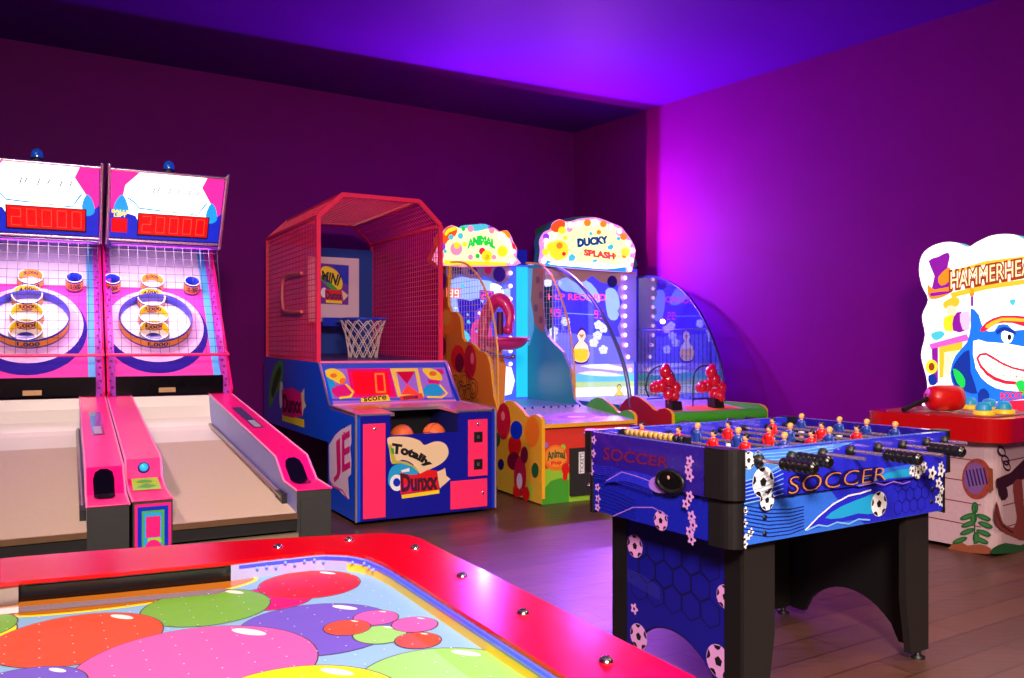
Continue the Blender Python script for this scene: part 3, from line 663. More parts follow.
mb = MB(); mb.tube([(rc.x+cos(a)*RIMR, RV+sin(a)*RIMR, 1.47) for a in [2*pi*i/32 for i in range(32)]], .011, mat('rim_blue', (30, 60, 190), .35), 8, close=True)
mb.box(rc.x-.06, rc.x+.06, RV+RIMR, 2.31, 1.455, 1.475, BLUE); mb.box(rc.x-.17, rc.x+.02, 2.24, 2.31, 1.42, 1.50, BLUE); rim = mb.obj('rim', t)
mb = MB(); NS = 12; NET = mat('net_cord', (230, 205, 190), .7)
def nr(k): return RIMR*(1-.13*k+.012*k*k) if k < 5 else RIMR*.62
for s_ in (1, -1):
    for i in range(NS):
        pts = []
        for k in range(6):
            a = 2*pi*(i+s_*k*.5)/NS; pts.append((rc.x+cos(a)*nr(k), RV+sin(a)*nr(k), 1.46-.056*k-.002*k*k))
        mb.tube(smoothloop([Vector(p) for p in pts], 2, False), .0045, NET, 5)
mb.obj('net', rim)
# balls
for k, (px_, lab) in enumerate(((402, 'left orange mini basketball in the ball tray of the basketball machine'), (434, 'right orange mini basketball in the ball tray of the basketball machine'))):
    p_ = BASK.on(px_, 435, v=.13); c_ = BASK.w(p_.x, .13, .585)
    bt = thingw('basketball', lab, 'ball', (c_.x, c_.y, .502), k*1.1, 'basketballs in the tray')
    mb = MB(); mb.ball((0, 0, .085), .085, mat('basketball_orange', (250, 110, 40), .55, noise=.1, nscale=200, bump=.2), 24); bo = mb.obj('ball_body', bt)
    mb = MB()
    for ax in range(3):
        mb.tube([Vector((0, 0, .085))+Matrix.Rotation(R(90*ax+15), 3, 'X' if ax < 2 else 'Y') @ Vector((cos(a)*.0852, sin(a)*.0852, 0)) for a in [2*pi*i/28 for i in range(28)]], .0022, BROWN, 5, close=True)
    mb.obj('seam', bt)

# ================================================================ AIR HOCKEY TABLE
t = thing('air_hockey_table', 'red-railed air hockey table printed with coloured balloons, filling the foreground', 'air hockey table', AIR)
RED = mat('red_rail_gloss', (205, 2, 3), .2, coat=.35, spec=.15); RED.node_tree.nodes['Principled BSDF'].inputs['Coat IOR'].default_value = 1.5; mid = -.90
oc = [(-.004, -.05), (-.012, -.01), (-.03, .02), (-.06, .042), (-.162, .078), (-.252, .102), (-.38, .133), (-.512, .160), (-.679, .190), (-.80, .207), (mid, .213)]
ic = [(-.155, -.26), (-.158, -.20), (-.168, -.14), (-.19, -.095), (-.24, -.058), (-.34, -.052), (-.44, -.052), (-.65, -.03), (-.8, -.008), (mid, .0)]
NEARV = -1.72
def loop(c_, side, near, rr):
    r_ = [(side, near+rr)]+c_; l_ = [(2*mid-x, y) for x, y in r_[::-1]][1:]
    return r_+l_+[(2*mid-side-rr, near), (side-rr, near)]
OUT = smoothless = loop(oc, 0, NEARV, .08); INN = loop(ic, -.155, NEARV+.2, .1)
mb = MB()
# rail ring as quads between the two outlines (resampled by angle about the centre)
def ringpts(poly, n, c):
    out = []
    for i in range(n):
        a = 2*pi*i/n; d = Vector((cos(a), sin(a))); best = None
        for j in range(len(poly)):
            p = Vector(poly[j-1])-c; q = Vector(poly[j])-c; e = q-p; den = d.x*e.y-d.y*e.x
            if abs(den) < 1e-9: continue
            tt = (p.x*e.y-p.y*e.x)/den; uu = (p.x*d.y-p.y*d.x)/den
            if tt > 0 and -1e-6 <= uu <= 1+1e-6: best = tt if best is None else max(best, tt)
        out.append(c+d*best)
    return out
cc = Vector((mid, -.75)); NN = 360; ro = ringpts(OUT, NN, cc); ri = ringpts(INN, NN, cc)
ZT, ZP = .80, .76
vs = [(p.x, p.y, ZT) for p in ro]+[(p.x, p.y, ZT) for p in ri]+[(p.x, p.y, ZT-.055) for p in ro]+[(p.x, p.y, ZT-.008) for p in ri]
fs = []
for i in range(NN):
    j = (i+1) % NN; fs += [(i, j, NN+j, NN+i), (2*NN+j, j, i, 2*NN+i)[::-1], (NN+i, NN+j, 3*NN+j, 3*NN+i)]
mb.add(vs, [f[::-1] if k % 3 == 0 else f for k, f in enumerate(fs)], RED); mb.obj('rail', t)
mb = MB(); mb.tube([(p.x*1.0, p.y, ZT-.004) for p in [cc+(q_-cc)*1.0008 for q_ in ro]], .0035, mat('pink_rail_trim', (250, 150, 165), .25, .5), 6, close=True); mb.obj('rail_trim', t)
# inner wall: white liner, blue light line, yellow cushion
LINER = mat('white_liner', (150, 152, 190), .3); CUSH = mat('yellow_cushion', (245, 200, 45), .35)
mb = MB(); vs = [(p.x, p.y, ZT-.006) for p in ri]+[(p.x, p.y, ZP+.016) for p in ri]+[(p.x, p.y, ZP) for p in ri]
fs = []; ml = []
for i in range(NN):
    j = (i+1) % NN; fs += [(i, j, NN+j, NN+i), (NN+i, NN+j, 2*NN+j, 2*NN+i)]
    yel = ri[i].x > -.20 and ri[i].y < -.1
    sl = -.86 < ri[i].x < -.42 and ri[i].y > -.2; ml += [BLACKG if sl else LINER, CUSH if yel else (BLACKG if sl else LINER)]
mb.add(vs, fs, ml)
mb.obj('inner_wall', t)
mb = MB()
rin = ringpts([tuple(cc+(Vector(p)-cc)*.996) for p in INN], NN, cc)
seg = [p for p in rin if p.y > -1.5 and p.x > -.40 and p.x > mid]
for i in range(len(rin)):
    j = (i+1) % NN
    if rin[i].x > mid-.01 and rin[i].y > -1.45 and not (rin[i].x < -.40 and rin[i].y > -.2):
        mb.add([(rin[i].x, rin[i].y, ZT-.010), (rin[j].x, rin[j].y, ZT-.010), (rin[j].x, rin[j].y, ZT-.016), (rin[i].x, rin[i].y, ZT-.016)], [(0, 1, 2, 3)], em('lit_blue_strip', (40, 50, 255), 2.0))
random.seed(8); leds = []
pts_ = [p for p in rin if -.39 < p.x < -.165 and p.y > -.18]
for p in pts_:
    if random.random() < .45: leds.append((p.x-.001, p.y-.004, ZT-.013-random.random()*.008))
lso = mb.obj('light_strip', t)
for p in leds: mb = MB(); mb.ball(p, .0035, em('lit_blue_led', (60, 80, 255), 6.0), 6); mb.obj('light_diode', lso)
mb = MB(); PPL = Pl(AIR, (0, 0, ZP), XA, YA)
inn2 = [tuple(cc+(Vector(p)-cc)*1.002) for p in INN]
PF = mat('playfield_blue', (130, 172, 205), .42, spec=.3)
decal(mb, PPL, inn2, PF, 0, px=False)
def pc(name, c): return mat('balloon_'+name, c, .42, spec=.3)
ORc, GRc, RDc, BLc, PKc, YLc, MGc, LGc = pc('orange', (245, 75, 40)), pc('green', (110, 165, 55)), pc('red', (235, 30, 20)), pc('violet', (105, 85, 185)), pc('pink', (245, 90, 160)), pc('yellow', (250, 225, 10)), pc('magenta', (225, 20, 100)), pc('light_green', (140, 195, 95))
OUTL = mat('balloon_outline', (70, 60, 70), .42, spec=.3); HI = mat('balloon_highlight', (235, 230, 215), .42, spec=.3)
lay = [0]
def balloon(u, v, r, mt, ry=None, hi=True):
    lay[0] += 1; h = .0001*lay[0]; ry = ry or r; rot = R(-29)
    e = .0025
    decal(mb, PPL, ell(u, v, r+e, ry+e, 48), OUTL, h, px=False); decal(mb, PPL, ell(u, v, r, ry, 48), mt, h+.00005, px=False)
    if hi:
        # fixed print highlight, upper right of every balloon
        hx, hy = u+r*.62*cos(R(25)), v+ry*.72*sin(R(62)); decal(mb, PPL, ell(hx, hy, r*.20, ry*.07, 16, R(-52)), HI, h+.00008, px=False)
GOALO = mat('goal_orange', (190, 110, 30), .12, spec=.5)
decal(mb, PPL, ell(-.62, -.055, .245, .085, 40), YLc, .00005, px=False); decal(mb, PPL, ell(-.62, -.05, .238, .080, 40), GOALO, .00008, px=False)
decal(mb, PPL, [(-.86, -.075), (-.86, -.035), (-.46, -.105), (-.44, -.118), (-.47, -.138)], mat('polished_goal_ledge', (250, 215, 225), .06, .6, coat=1), .0012, px=False)
lay[0] = 1
balloon(-.93, -.17, .12, YLc); balloon(-.90, -.13, .09, GRc)
balloon(-.384, -.215, .075, MGc, hi=False); balloon(-.293, -.155, .1, RDc); balloon(-.503, -.211, .113, GRc); balloon(-.72, -.282, .131, ORc)
balloon(-.356, -.427, .135, BLc); balloon(-.565, -.505, .178, PKc); balloon(-.80, -.48, .085, BLc)
balloon(-.275, -.513, .044, LGc); balloon(-.25, -.425, .039, PKc); balloon(-.204, -.494, .039, PKc); balloon(-.312, -.452, .039, ORc); balloon(-.23, -.571, .037, ORc)
balloon(-.26, -.745, .13, LGc); balloon(-.47, -.73, .145, YLc)
for u, v, r, m_ in ((-.75, -.70, .14, GRc), (-1.05, -.5, .15, PKc), (-1.25, -.3, .14, BLc), (-1.45, -.15, .12, ORc), (-1.2, -.8, .16, YLc), (-1.0, -1.0, .14, ORc), (-.5, -1.1, .15, BLc), (-.3, -1.3, .1, RDc), (-1.45, -.6, .13, LGc), (-1.4, -1.2, .15, PKc), (-.8, -1.3, .13, GRc)): balloon(u, v, r, m_)
# rows of air holes
hole = mat('air_hole', (215, 225, 235), .3); HLv = []
for i in range(30):
    for j in range(27):
        u = -.2-i*.048; v = -.14-j*.045
        if -1.6 < u < -.19: HLv.append((u, v))
for u, v in HLv: mb.add([(u-.0012, v-.0016, ZP+.004), (u+.0012, v-.0016, ZP+.004), (u+.0012, v+.0016, ZP+.004), (u-.0012, v+.0016, ZP+.004)], [(0, 1, 2, 3)], hole)
mb.obj('playfield', t)
mb = MB()
def gy(u):
    for (x0, y0), (x1, y1) in zip(ic, ic[1:]):
        if x1 <= u <= x0: return y0+(y1-y0)*(u-x0)/(x1-x0)
    return 0
us = [-.44-.02*i for i in range(19)]
mb.add([(u, gy(u)-.004, z) for u in us for z in (ZP+.004, ZT-.010)], [(2*i, 2*i+1, 2*i+3, 2*i+2) for i in range(len(us)-1)], BLACKG); mb.box(-.90, -.81, -.028, -.003, ZP, ZT-.006, STEEL); mb.obj('goal_slot', t)
mb = MB(); body = [tuple(cc+(Vector(p)-cc)*.93) for p in OUT]; mb.prism(body, .32, ZT-.052, 'z', mat('table_body_red', (120, 8, 18), .35)); mb.prism(inn2, ZT-.06, ZP-.001, 'z', BLACK); mb.obj('table_body', t)
for u in (-.2, -1.6):
    for v in (-.1, -1.5):
        mb = MB(); mb.prism([(u-.06, v-.06), (u+.06, v-.06), (u+.06, v+.06), (u-.06, v+.06)], .03, .33, 'z', BLACK); mb.lathe([(.035, 0), (.035, .015), (.015, .03)], (u, v, 0), STEEL, 12); mb.obj('leg', t)
for px_, py_ in ((415, 548), (462, 576), (523, 613), (606, 661), (349, 540), (278, 547)):
    p_ = AIR.on(px_, py_, z=ZT); mb = MB(); mb.lathe([(.011, 0), (.010, .003), (.0085, .004)], (p_.x, p_.y, ZT), CHROME, 14); mb.lathe([(.0085, .004), (.006, .0062), (.0001, .0065)], (p_.x, p_.y, ZT), STEEL, 14)
    mb.tube([(p_.x-.005, p_.y, ZT+.0068), (p_.x+.005, p_.y, ZT+.0068)], .001, BLACK, 4); mb.tube([(p_.x, p_.y-.005, ZT+.0068), (p_.x, p_.y+.005, ZT+.0068)], .001, BLACK, 4); mb.obj('rail_bolt', t)

# ================================================================ TWO BALLOON / SPLASH GAMES
BULB = mat('lit_bulb', (255, 225, 235), .3, emit=2.6, ecol=(255, 225, 240))
TUBEY = mat('yellow_tube', (235, 170, 60), .3, coat=.4); DBT = mat('dark_blue_tube', (25, 30, 90), .3, .3); GBT = mat('grey_blue_tube', (110, 120, 160), .3, .5)
def interp(pts, x):
    # pts (v,z) ordered along the arc, v descending: height of the arc over v
    for (a, b), (c, d) in zip(pts, pts[1:]):
        if min(a, c) <= x <= max(a, c) and abs(a-c) > 1e-9: return b+(d-b)*(x-a)/(c-a)
    return None
def interpv(pts, z):
    for (a, b), (c, d) in zip(pts, pts[1:]):
        if min(b, d) <= z <= max(b, d) and abs(b-d) > 1e-9: return a+(c-a)*(z-b)/(d-b)
    return None
def arc_frame(t, name, x, pts, r, mt, zb):
    sp = [(p.x, p.y) for p in smoothloop([Vector((a, b, 0)) for a, b in pts], 5, False)]
    mb = MB(); mb.tube([(x, a, b) for a, b in sp], r, mt, 8); o = mb.obj(name, t); return sp, o
def mesh_fill(t, name, x, sp, v1, z0, z1, step, r, mt, clipz=None):
    mb = MB(); vmin = min(a for a, b in sp); v = vmin+step
    while v < v1:
        zt = interp(sp, v)
        if zt and min(zt, z1) > z0+.02: mb.wire((x, v, z0), (x, v, min(zt, z1)), r, mt)
        v += step
    z = z0+step
    while z < min(z1, max(b for a, b in sp)-.01):
        va = interpv(sp[::-1], z)
        if va is not None and va < v1: mb.wire((x, va, z), (x, v1, z), r, mt)
        z += step
    return mb.obj(name, t)
def blobs(mb, pl, lst, h=.0012):
    for k, (x, y, rx, ry, m_) in enumerate(lst): decal(mb, pl, ell(x, y, rx, ry, 20), m_, h+.0004*k)
def side_of(prof, x0, x1, face, edge, t, name, decals=None):
    mb = MB(); mb.prism(prof, x0, x1, 'x', face, side=edge)
    if decals: decals(mb)
    return mb.obj(name, t)
HUMP = [(0, .05), (0, .655), (.03, .685), (.09, .70), (.16, .69), (.2, .670), (.25, .678), (.30, .71), (.36, .738), (.45, .775), (.54, .782), (.64, .75), (.72, .69), (.74, .66), (.74, .05)]
# ---- balloon game with the hippo mouth
t = thing('balloon_game_machine', 'balloon-printed game machine with a pink mouth, between basketball machine and duck game', 'arcade machine', ANIM)
AW = .92; LA = left_plane(ANIM, 0)
d4 = S(480, 370, 4.2375); YSIDE = mat('yellow_side_print', (235, 165, 40), .4); OSIDE = mat('orange_side_print', (225, 115, 35), .4)
def dec(mb):
    decal(mb, LA, [(480+p[0]/4.2375, 370+p[1]/4.2375) for p in ((75, 420), (262, 480), (262, 570), (75, 505))], mat('gold_print', (215, 170, 50), .4), .0008)
    k = 4.2375; X = lambda x: 480+x/k; Y = lambda y: 370+y/k
    blobs(mb, LA, [(X(100), Y(218), 30/k, 78/k, mat('balloon_red_print', (200, 20, 50), .3)), (X(222), Y(262), 30/k, 66/k, ORG), (X(148), Y(320), 28/k, 48/k, REDP), (X(155), Y(255), 26/k, 40/k, BLUE), (X(75), Y(295), 12/k, 30/k, DGRN), (X(90), Y(400), 13/k, 24/k, NAVY), (X(235), Y(425), 15/k, 32/k, DGRN), (X(215), Y(515), 9/k, 30/k, LIME),
        (X(145), Y(385), 28/k, 38/k, MAROON), (X(172), Y(450), 26/k, 85/k, mat('raspberry_print', (190, 20, 60), .4)), (X(190), Y(360), 16/k, 36/k, MAROON), (X(158), Y(510), 16/k, 30/k, REDP), (X(198), Y(525), 16/k, 30/k, REDP), (X(170), Y(470), 12/k, 34/k, mat('pale_pink_print', (235, 205, 225), .4)), (X(100), Y(195), 8/k, 20/k, mat('balloon_gloss', (245, 120, 130), .3))])
    for i in range(5): dline(mb, LA, [(X(80+i*30), Y(480+i*9)), (X(86+i*30), Y(455+i*9)), (X(92+i*30), Y(485+i*9))], .006, ORG, .006)
side_of(HUMP, -.0, .03, YSIDE, YELT, t, 'side_panel', dec)
side_of(HUMP, AW-.03, AW, GRN, YELT, t, 'side_panel')
pr_ = [ANIM.on(x, y, u=AW) for x, y in ((545, 266), (544, 300), (546, 325), (549, 335), (556, 343), (565, 352), (572, 368), (576, 398))]
TALLR = [(.74, .05), (.80, .69)]+[(p.y, p.z) for p in pr_[::-1]]+[(1.9, 2.06), (1.9, .05)]
TEALB = mat('teal_inner_print', (35, 140, 160), .35)
mb = MB(); mb.prism(TALLR, AW-.03, AW, 'x', TEALB, side=mat('lilac_edge', (150, 130, 190), .4)); RPl = left_plane(ANIM, AW-.03)
decal(mb, RPl, [(515, 268), (534, 268), (534, 330), (530, 345), (515, 352)], mat('pale_aqua_print', (110, 200, 225), .35), .001)
decal(mb, RPl, [(533, 268), (544, 268), (543, 300), (545, 325), (543, 333), (535, 325), (531, 300)], mat('giraffe_brown', (165, 80, 50), .4), .0016)
for x, y in ((538, 280), (541, 295), (536, 308), (541, 320)): decal(mb, RPl, ell(x, y, 2.2, 4, 8), MAROON, .0022)
mb.obj('tall_side_panel', t)
TALL = [(.74, .05), (.737, .70), (.80, .80), (.83, .92), (.866, 1.07), (.92, 1.15), (.98, 1.18), (1.08, 1.19), (1.16, 1.235), (1.25, 1.265), (1.36, 1.27), (1.42, 1.31), (1.44, 1.42), (1.47, 1.5), (1.55, 1.55), (1.66, 1.55), (1.73, 1.62), (1.74, 1.75), (1.72, 1.9), (1.70, 2.0), (1.9, 2.02), (1.9, .05)]
def dec2(mb):
    k = 4.52; X = lambda x: 435+x/k; Y = lambda y: 270+y/k
    lp = LA
    blobs(mb, lp, [(X(33), Y(50), 17/k, 40/k, VIOLET), (X(33), Y(-45), 13/k, 28/k, MAROON), (X(28), Y(155), 16/k, 46/k, REDP), (X(55), Y(235), 30/k, 58/k, ORG), (X(52), Y(215), 22/k, 36/k, mat('amber_print', (245, 150, 50), .4)), (X(35), Y(345), 16/k, 45/k, MAROON), (X(105), Y(400), 32/k, 62/k, REDP), (X(112), Y(420), 20/k, 44/k, MAROON), (X(160), Y(415), 28/k, 78/k, mat('balloon_red_print', (200, 20, 50), .3)), (X(170), Y(400), 8/k, 26/k, mat('balloon_gloss', (245, 120, 130), .3))])
    for x, y in ((95, 520), (120, 545), (135, 500), (155, 560), (175, 535)):
        for r_ in (20, 12): dline(mb, lp, ell(X(x), Y(y), r_/k, 2.2*r_/k, 16), .006, BLACK, .0062, closed=True)
side_of(TALL, 0, .03, OSIDE, YELT, t, 'tall_side_panel', dec2)
mb = MB(); mb.box(.03, AW-.03, .03, 1.88, .06, .60, {'*': mat('orange_red_front', (225, 60, 40), .35), 'top': BLACK})
FA = front_plane(ANIM, .03)
k = 4.2375
decal(mb, FA, d4((262, 425), (300, 415), (340, 425), (376, 400), (420, 395), (520, 400), (640, 390), (640, 545), (376, 562), (262, 575)), LIME, .001)
decal(mb, FA, d4((275, 500), (300, 470), (340, 458), (376, 465), (376, 562), (262, 572)), GRN, .0014)
decal(mb, FA, ell(480+320/k, 370+372/k, 11.5, 13, 24), ORG, .002); decal(mb, FA, ell(480+320/k, 370+368/k, 10, 10, 24), mat('amber_print', (245, 150, 50), .4), .0024)
text(mb, FA, 'Animal', [d4((282, 350))[0], d4((358, 345))[0], d4((360, 378))[0], d4((285, 388))[0]], DGRN, .003, .04, arc=.3)
text(mb, FA, 'Pop', [d4((300, 388))[0], d4((345, 380))[0], d4((345, 402))[0], d4((302, 408))[0]], REDP, .003, .04)
blobs(mb, FA, [(480+280/k, 370+318/k, 2.4, 2.8, LILAC), (480+352/k, 370+328/k, 2.6, 3.2, LIME), (480+362/k, 370+420/k, 4, 6, REDP), (480+360/k, 370+450/k, 2.4, 5, REDP)])
decal(mb, FA, d4((290, 230), (340, 222), (345, 240), (300, 248)), GRN, .003, 2); decal(mb, FA, d4((420, 222), (465, 215), (465, 235), (430, 238)), GRN, .003, 2)
mb.obj('cabinet', t)
q = [FA.ab(FA.hit(*p)) for p in d4((378, 332), (450, 562))]
mb = MB(); x0, x1 = q[0].x, q[0].x+.33; z0, z1 = .05, q[0].y; mb.box(x0, x1, .0, .03, z0, z1, GREYB); mb.box(x0+.07, x0+.12, -.006, .0, z1-.2, z1-.03, WHITE); mb.lathe([(.02, 0), (.02, .008), (.0001, .01)], (x0+.15, 0, z1-.29), CHROME, 12, axis=(0, -1, 0))
text(mb, front_plane(ANIM, -.006), 'TICKETS', [(x0+.078, z1-.195), (x0+.078, z1-.035), (x0+.112, z1-.035), (x0+.112, z1-.195)], BLACK, .001, px=False)
bevel(mb.obj('ticket_door', t), .004)
TOPL = mat('playfield_lilac_print', (200, 180, 220), .25, coat=.5)
def console_top(t, w, extra=None, front=YELT, v0=-.01, fr=ANIM):
    mb = MB(); vs = [(.03, v0, .628), (w-.03, v0, .628), (w-.03, .78, .70), (.03, .78, .70)]; vs = [(a, b, c-.03) for a, b, c in vs]+vs
    mb.add(vs, [(3, 2, 1, 0), (4, 5, 6, 7), (0, 1, 5, 4), (1, 2, 6, 5), (2, 3, 7, 6), (3, 0, 4, 7)], [TOPL, TOPL, front, TOPL, TOPL, TOPL])
    pl = Pl(fr, (0, 0, .629), XA, (0, .79, .072))
    if extra: extra(mb, pl)
    return mb.obj('console_top', t)
def ex(mb, pl):
    decal(mb, pl, [(.2, .12), (.45, .08), (.7, .16), (.8, .32), (.55, .42), (.3, .38), (.15, .26)], LILAC, .001, 4, px=False)
    decal(mb, pl, [(.3, .18), (.5, .14), (.65, .22), (.5, .32), (.32, .28)], PURP, .002, 4, px=False); decal(mb, pl, [(.38, .2), (.5, .18), (.55, .23), (.42, .27)], mat('pale_lilac', (220, 205, 240), .4), .003, 3, px=False)
    for i in range(10): mb.ball(pl.at(.1+i*.075+(.04 if i > 3 else 0), .70, .008), .010, NAVY, 8)
console_top(t, AW, ex)
# leaf-shaped green wings on the right edge
# left and right wire sides
ARA = [(1.845, 2.035), (1.465, 2.007), (1.25, 1.93), (1.056, 1.80), (.866, 1.56), (.77, 1.284), (.745, 1.029), (.742, .70)]
sp, _ = arc_frame(t, 'tube_frame', .015, ARA, .010, TUBEY, .7); mesh_fill(t, 'wire_mesh', .012, sp, 1.86, .72, 2.0, .055, .0022, mat('pale_wire', (215, 190, 200), .4))
ARB = [(1.86, 2.075), (1.564, 2.04), (1.40, 1.96), (1.285, 1.863), (1.09, 1.57), (.97, 1.24), (.93, 1.0), (.925, .70)]
sp, _ = arc_frame(t, 'tube_frame', AW-.01, ARB, .010, TUBEY, .7); mesh_fill(t, 'wire_mesh', AW-.012, sp, 1.86, .72, 2.04, .055, .0022, mat('pale_cyan_wire', (190, 205, 215), .4))
mb = MB(); mb.tube([(AW-.01, 1.83, 2.07), (AW-.01, 1.83, .72)], .008, mat('pale_post', (190, 215, 225), .3), 6); mb.obj('back_post', t)
mb = MB(); mb.tube([(AW-.008, p.x, p.y) for p in smoothloop([Vector((1.83, 1.03, 0)), Vector((1.3, 1.03, 0)), Vector((1.03, 1.03, 0)), Vector((.965, .99, 0)), Vector((.955, .9, 0)), Vector((.955, .72, 0))], 4, False)], .010, TUBEY, 8); mb.obj('lower_rail_tube', t)
mb = MB(); mb.tube([(AW-.02, 1.5, 1.16), (AW-.02, 1.0, .72)], .009, TUBEY, 6); mb.obj('brace_tube', t)
# picture screen at the back
DV = 1.76; PA = front_plane(ANIM, DV)
mb = MB(); mb.box(.0, AW, DV, DV+.04, .70, 2.04, {'*': BLACK, 'front': mat('lit_sky_blue', (60, 90, 235), .3, emit=.75, ecol=(70, 100, 255))})
g4 = S(435, 270, 4.52); E_DB = em('lit_scene_blue', (20, 15, 190), .7); E_PB = em('lit_pale_blue', (150, 190, 255), .9); E_WB = em('lit_cloud_white', (225, 235, 255), 1.2); E_VI = em('lit_scene_violet', (130, 60, 220), .8); E_PKD = em('lit_scene_pink', (230, 50, 150), .8); E_CY = em('lit_aqua', (60, 220, 240), .9)
decal(mb, PA, g4((60, 45), (120, 30), (250, 50), (300, 90), (340, 80), (345, 340), (60, 340)), E_PB, .001)
decal(mb, PA, g4((100, 130), (160, 140), (200, 130), (230, 190), (220, 260), (170, 330), (110, 330), (85, 250), (110, 200)), E_DB, .0014, 2)
decal(mb, PA, g4((230, 120), (345, 140), (345, 330), (240, 320), (210, 220)), em('lit_mid_blue', (70, 70, 230), .8), .0012, 2)
decal(mb, PA, g4((180, 190), (240, 170), (260, 240), (200, 280)), E_VI, .0018, 3); decal(mb, PA, g4((170, 240), (240, 230), (260, 350), (170, 350)), E_PKD, .002, 3)
decal(mb, PA, g4((255, 60), (300, 75), (310, 120), (270, 130), (250, 95)), E_WB, .002, 3); decal(mb, PA, g4((90, 290), (130, 270), (160, 310), (110, 340)), E_CY, .002, 3); decal(mb, PA, g4((200, 440), (345, 440), (345, 560), (230, 560)), E_WB, .0012, 2)
random.seed(3)
for i in range(26):
    x, y = 90+random.random()*240, 60+random.random()*260; r_ = 4+random.random()*9; decal(mb, PA, g4((x-r_, y), (x, y-r_), (x+r_*.8, y+r_*.2), (x+r_*.2, y+r_)), random.choice([E_WB, E_DB, E_CY, E_PB]), .0024+i*.00003)
mb.add([(AW-.16, DV-.003, .72), (AW-.01, DV-.003, .72), (AW-.01, DV-.003, 2.02), (AW-.16, DV-.003, 2.02)], [(0, 1, 2, 3)], em('lit_aqua_deep', (30, 190, 225), .9))
sc_ = mb.obj('picture_screen', t)
mb = MB()
E_NUM = em('lit_number_pink', (255, 60, 110), 2.0)
decal(mb, PA, g4((50, 80), (115, 85), (112, 128), (50, 122)), em('lit_salmon', (255, 120, 120), .9), .004); digits(mb, PA, '99', [g4((58, 88))[0], g4((112, 90))[0], g4((110, 124))[0], g4((57, 120))[0]], em('lit_white_digit', (255, 240, 230), 2.0), .005, w=.22)
mb.obj('number_display', sc_); mb = MB(); decal(mb, PA, g4((200, 90), (266, 96), (264, 140), (200, 135)), em('lit_violet_plate', (110, 40, 190), .7), .004); digits(mb, PA, '20', [g4((205, 95))[0], g4((262, 100))[0], g4((260, 135))[0], g4((205, 130))[0]], E_NUM, .005, w=.2)
mb.obj('number_display', sc_)
a5 = S(435, 210, 8.48)
mb = MB(); PV = front_plane(ANIM, DV-.03)
decal(mb, PV, a5((90, 470), (640, 478), (640, 560), (600, 620), (540, 630), (480, 590), (420, 560), (380, 580), (300, 580), (210, 545), (150, 590), (95, 560)), mat('lilac_cloud_trim', (150, 130, 190), .4), .0, 0)
decal(mb, PV, ell(435+545/8.48, 210+545/8.48, 6.2, 7.6), VIOLET, .001); decal(mb, PV, ell(435+320/8.48, 210+515/8.48, 4.5, 4), VIOLET, .001); decal(mb, PV, ell(435+450/8.48, 210+510/8.48, 3.5, 4.2), MAG, .001)
for p in [(110+20*i, 480) for i in range(6)]: decal(mb, PV, a5((p[0], 480), (p[0]+12, 480), (p[0]+12, 540), (p[0], 540)), NAVY, .0012)
mb.obj('screen_valance', t)
# lit header
def header(fr, t, v, outline, m_base, depth, m_edge, paint):
    pl = front_plane(fr, v); q = [pl.ab(pl.hit(*p)) for p in outline]; q = smoothloop(q, 3)
    mb = MB(); mb.prism([(p.x, p.y) for p in q], v, v+depth, 'y', m_edge, cap0=em('lit_rose_border', (235, 150, 200), .75), cap1=BLACK, side=m_edge)
    c_ = sum((Vector((p.x, p.y)) for p in q), Vector((0, 0)))/len(q)
    decal(mb, pl, [c_+(Vector((p.x, p.y))-c_)*.90 for p in q], m_base, .0006, px=False); paint(mb, pl)
    # front cap faces the player
    return mb.obj('header_sign', t), pl
E_CR = em('lit_cream', (255, 240, 175), 1.05); E_GR = em('lit_green', (20, 200, 70), .9); E_OR = em('lit_orange_art', (255, 130, 20), 1.0); E_YL = em('lit_yellow_art', (255, 210, 30), 1.1); E_PK = em('lit_pink_art', (255, 130, 160), 1.1); E_RD = em('lit_red_art', (230, 30, 60), .8); E_AQ = em('lit_aqua_art', (70, 190, 200), .9); E_BL = em('lit_blue_art', (30, 60, 200), .7)
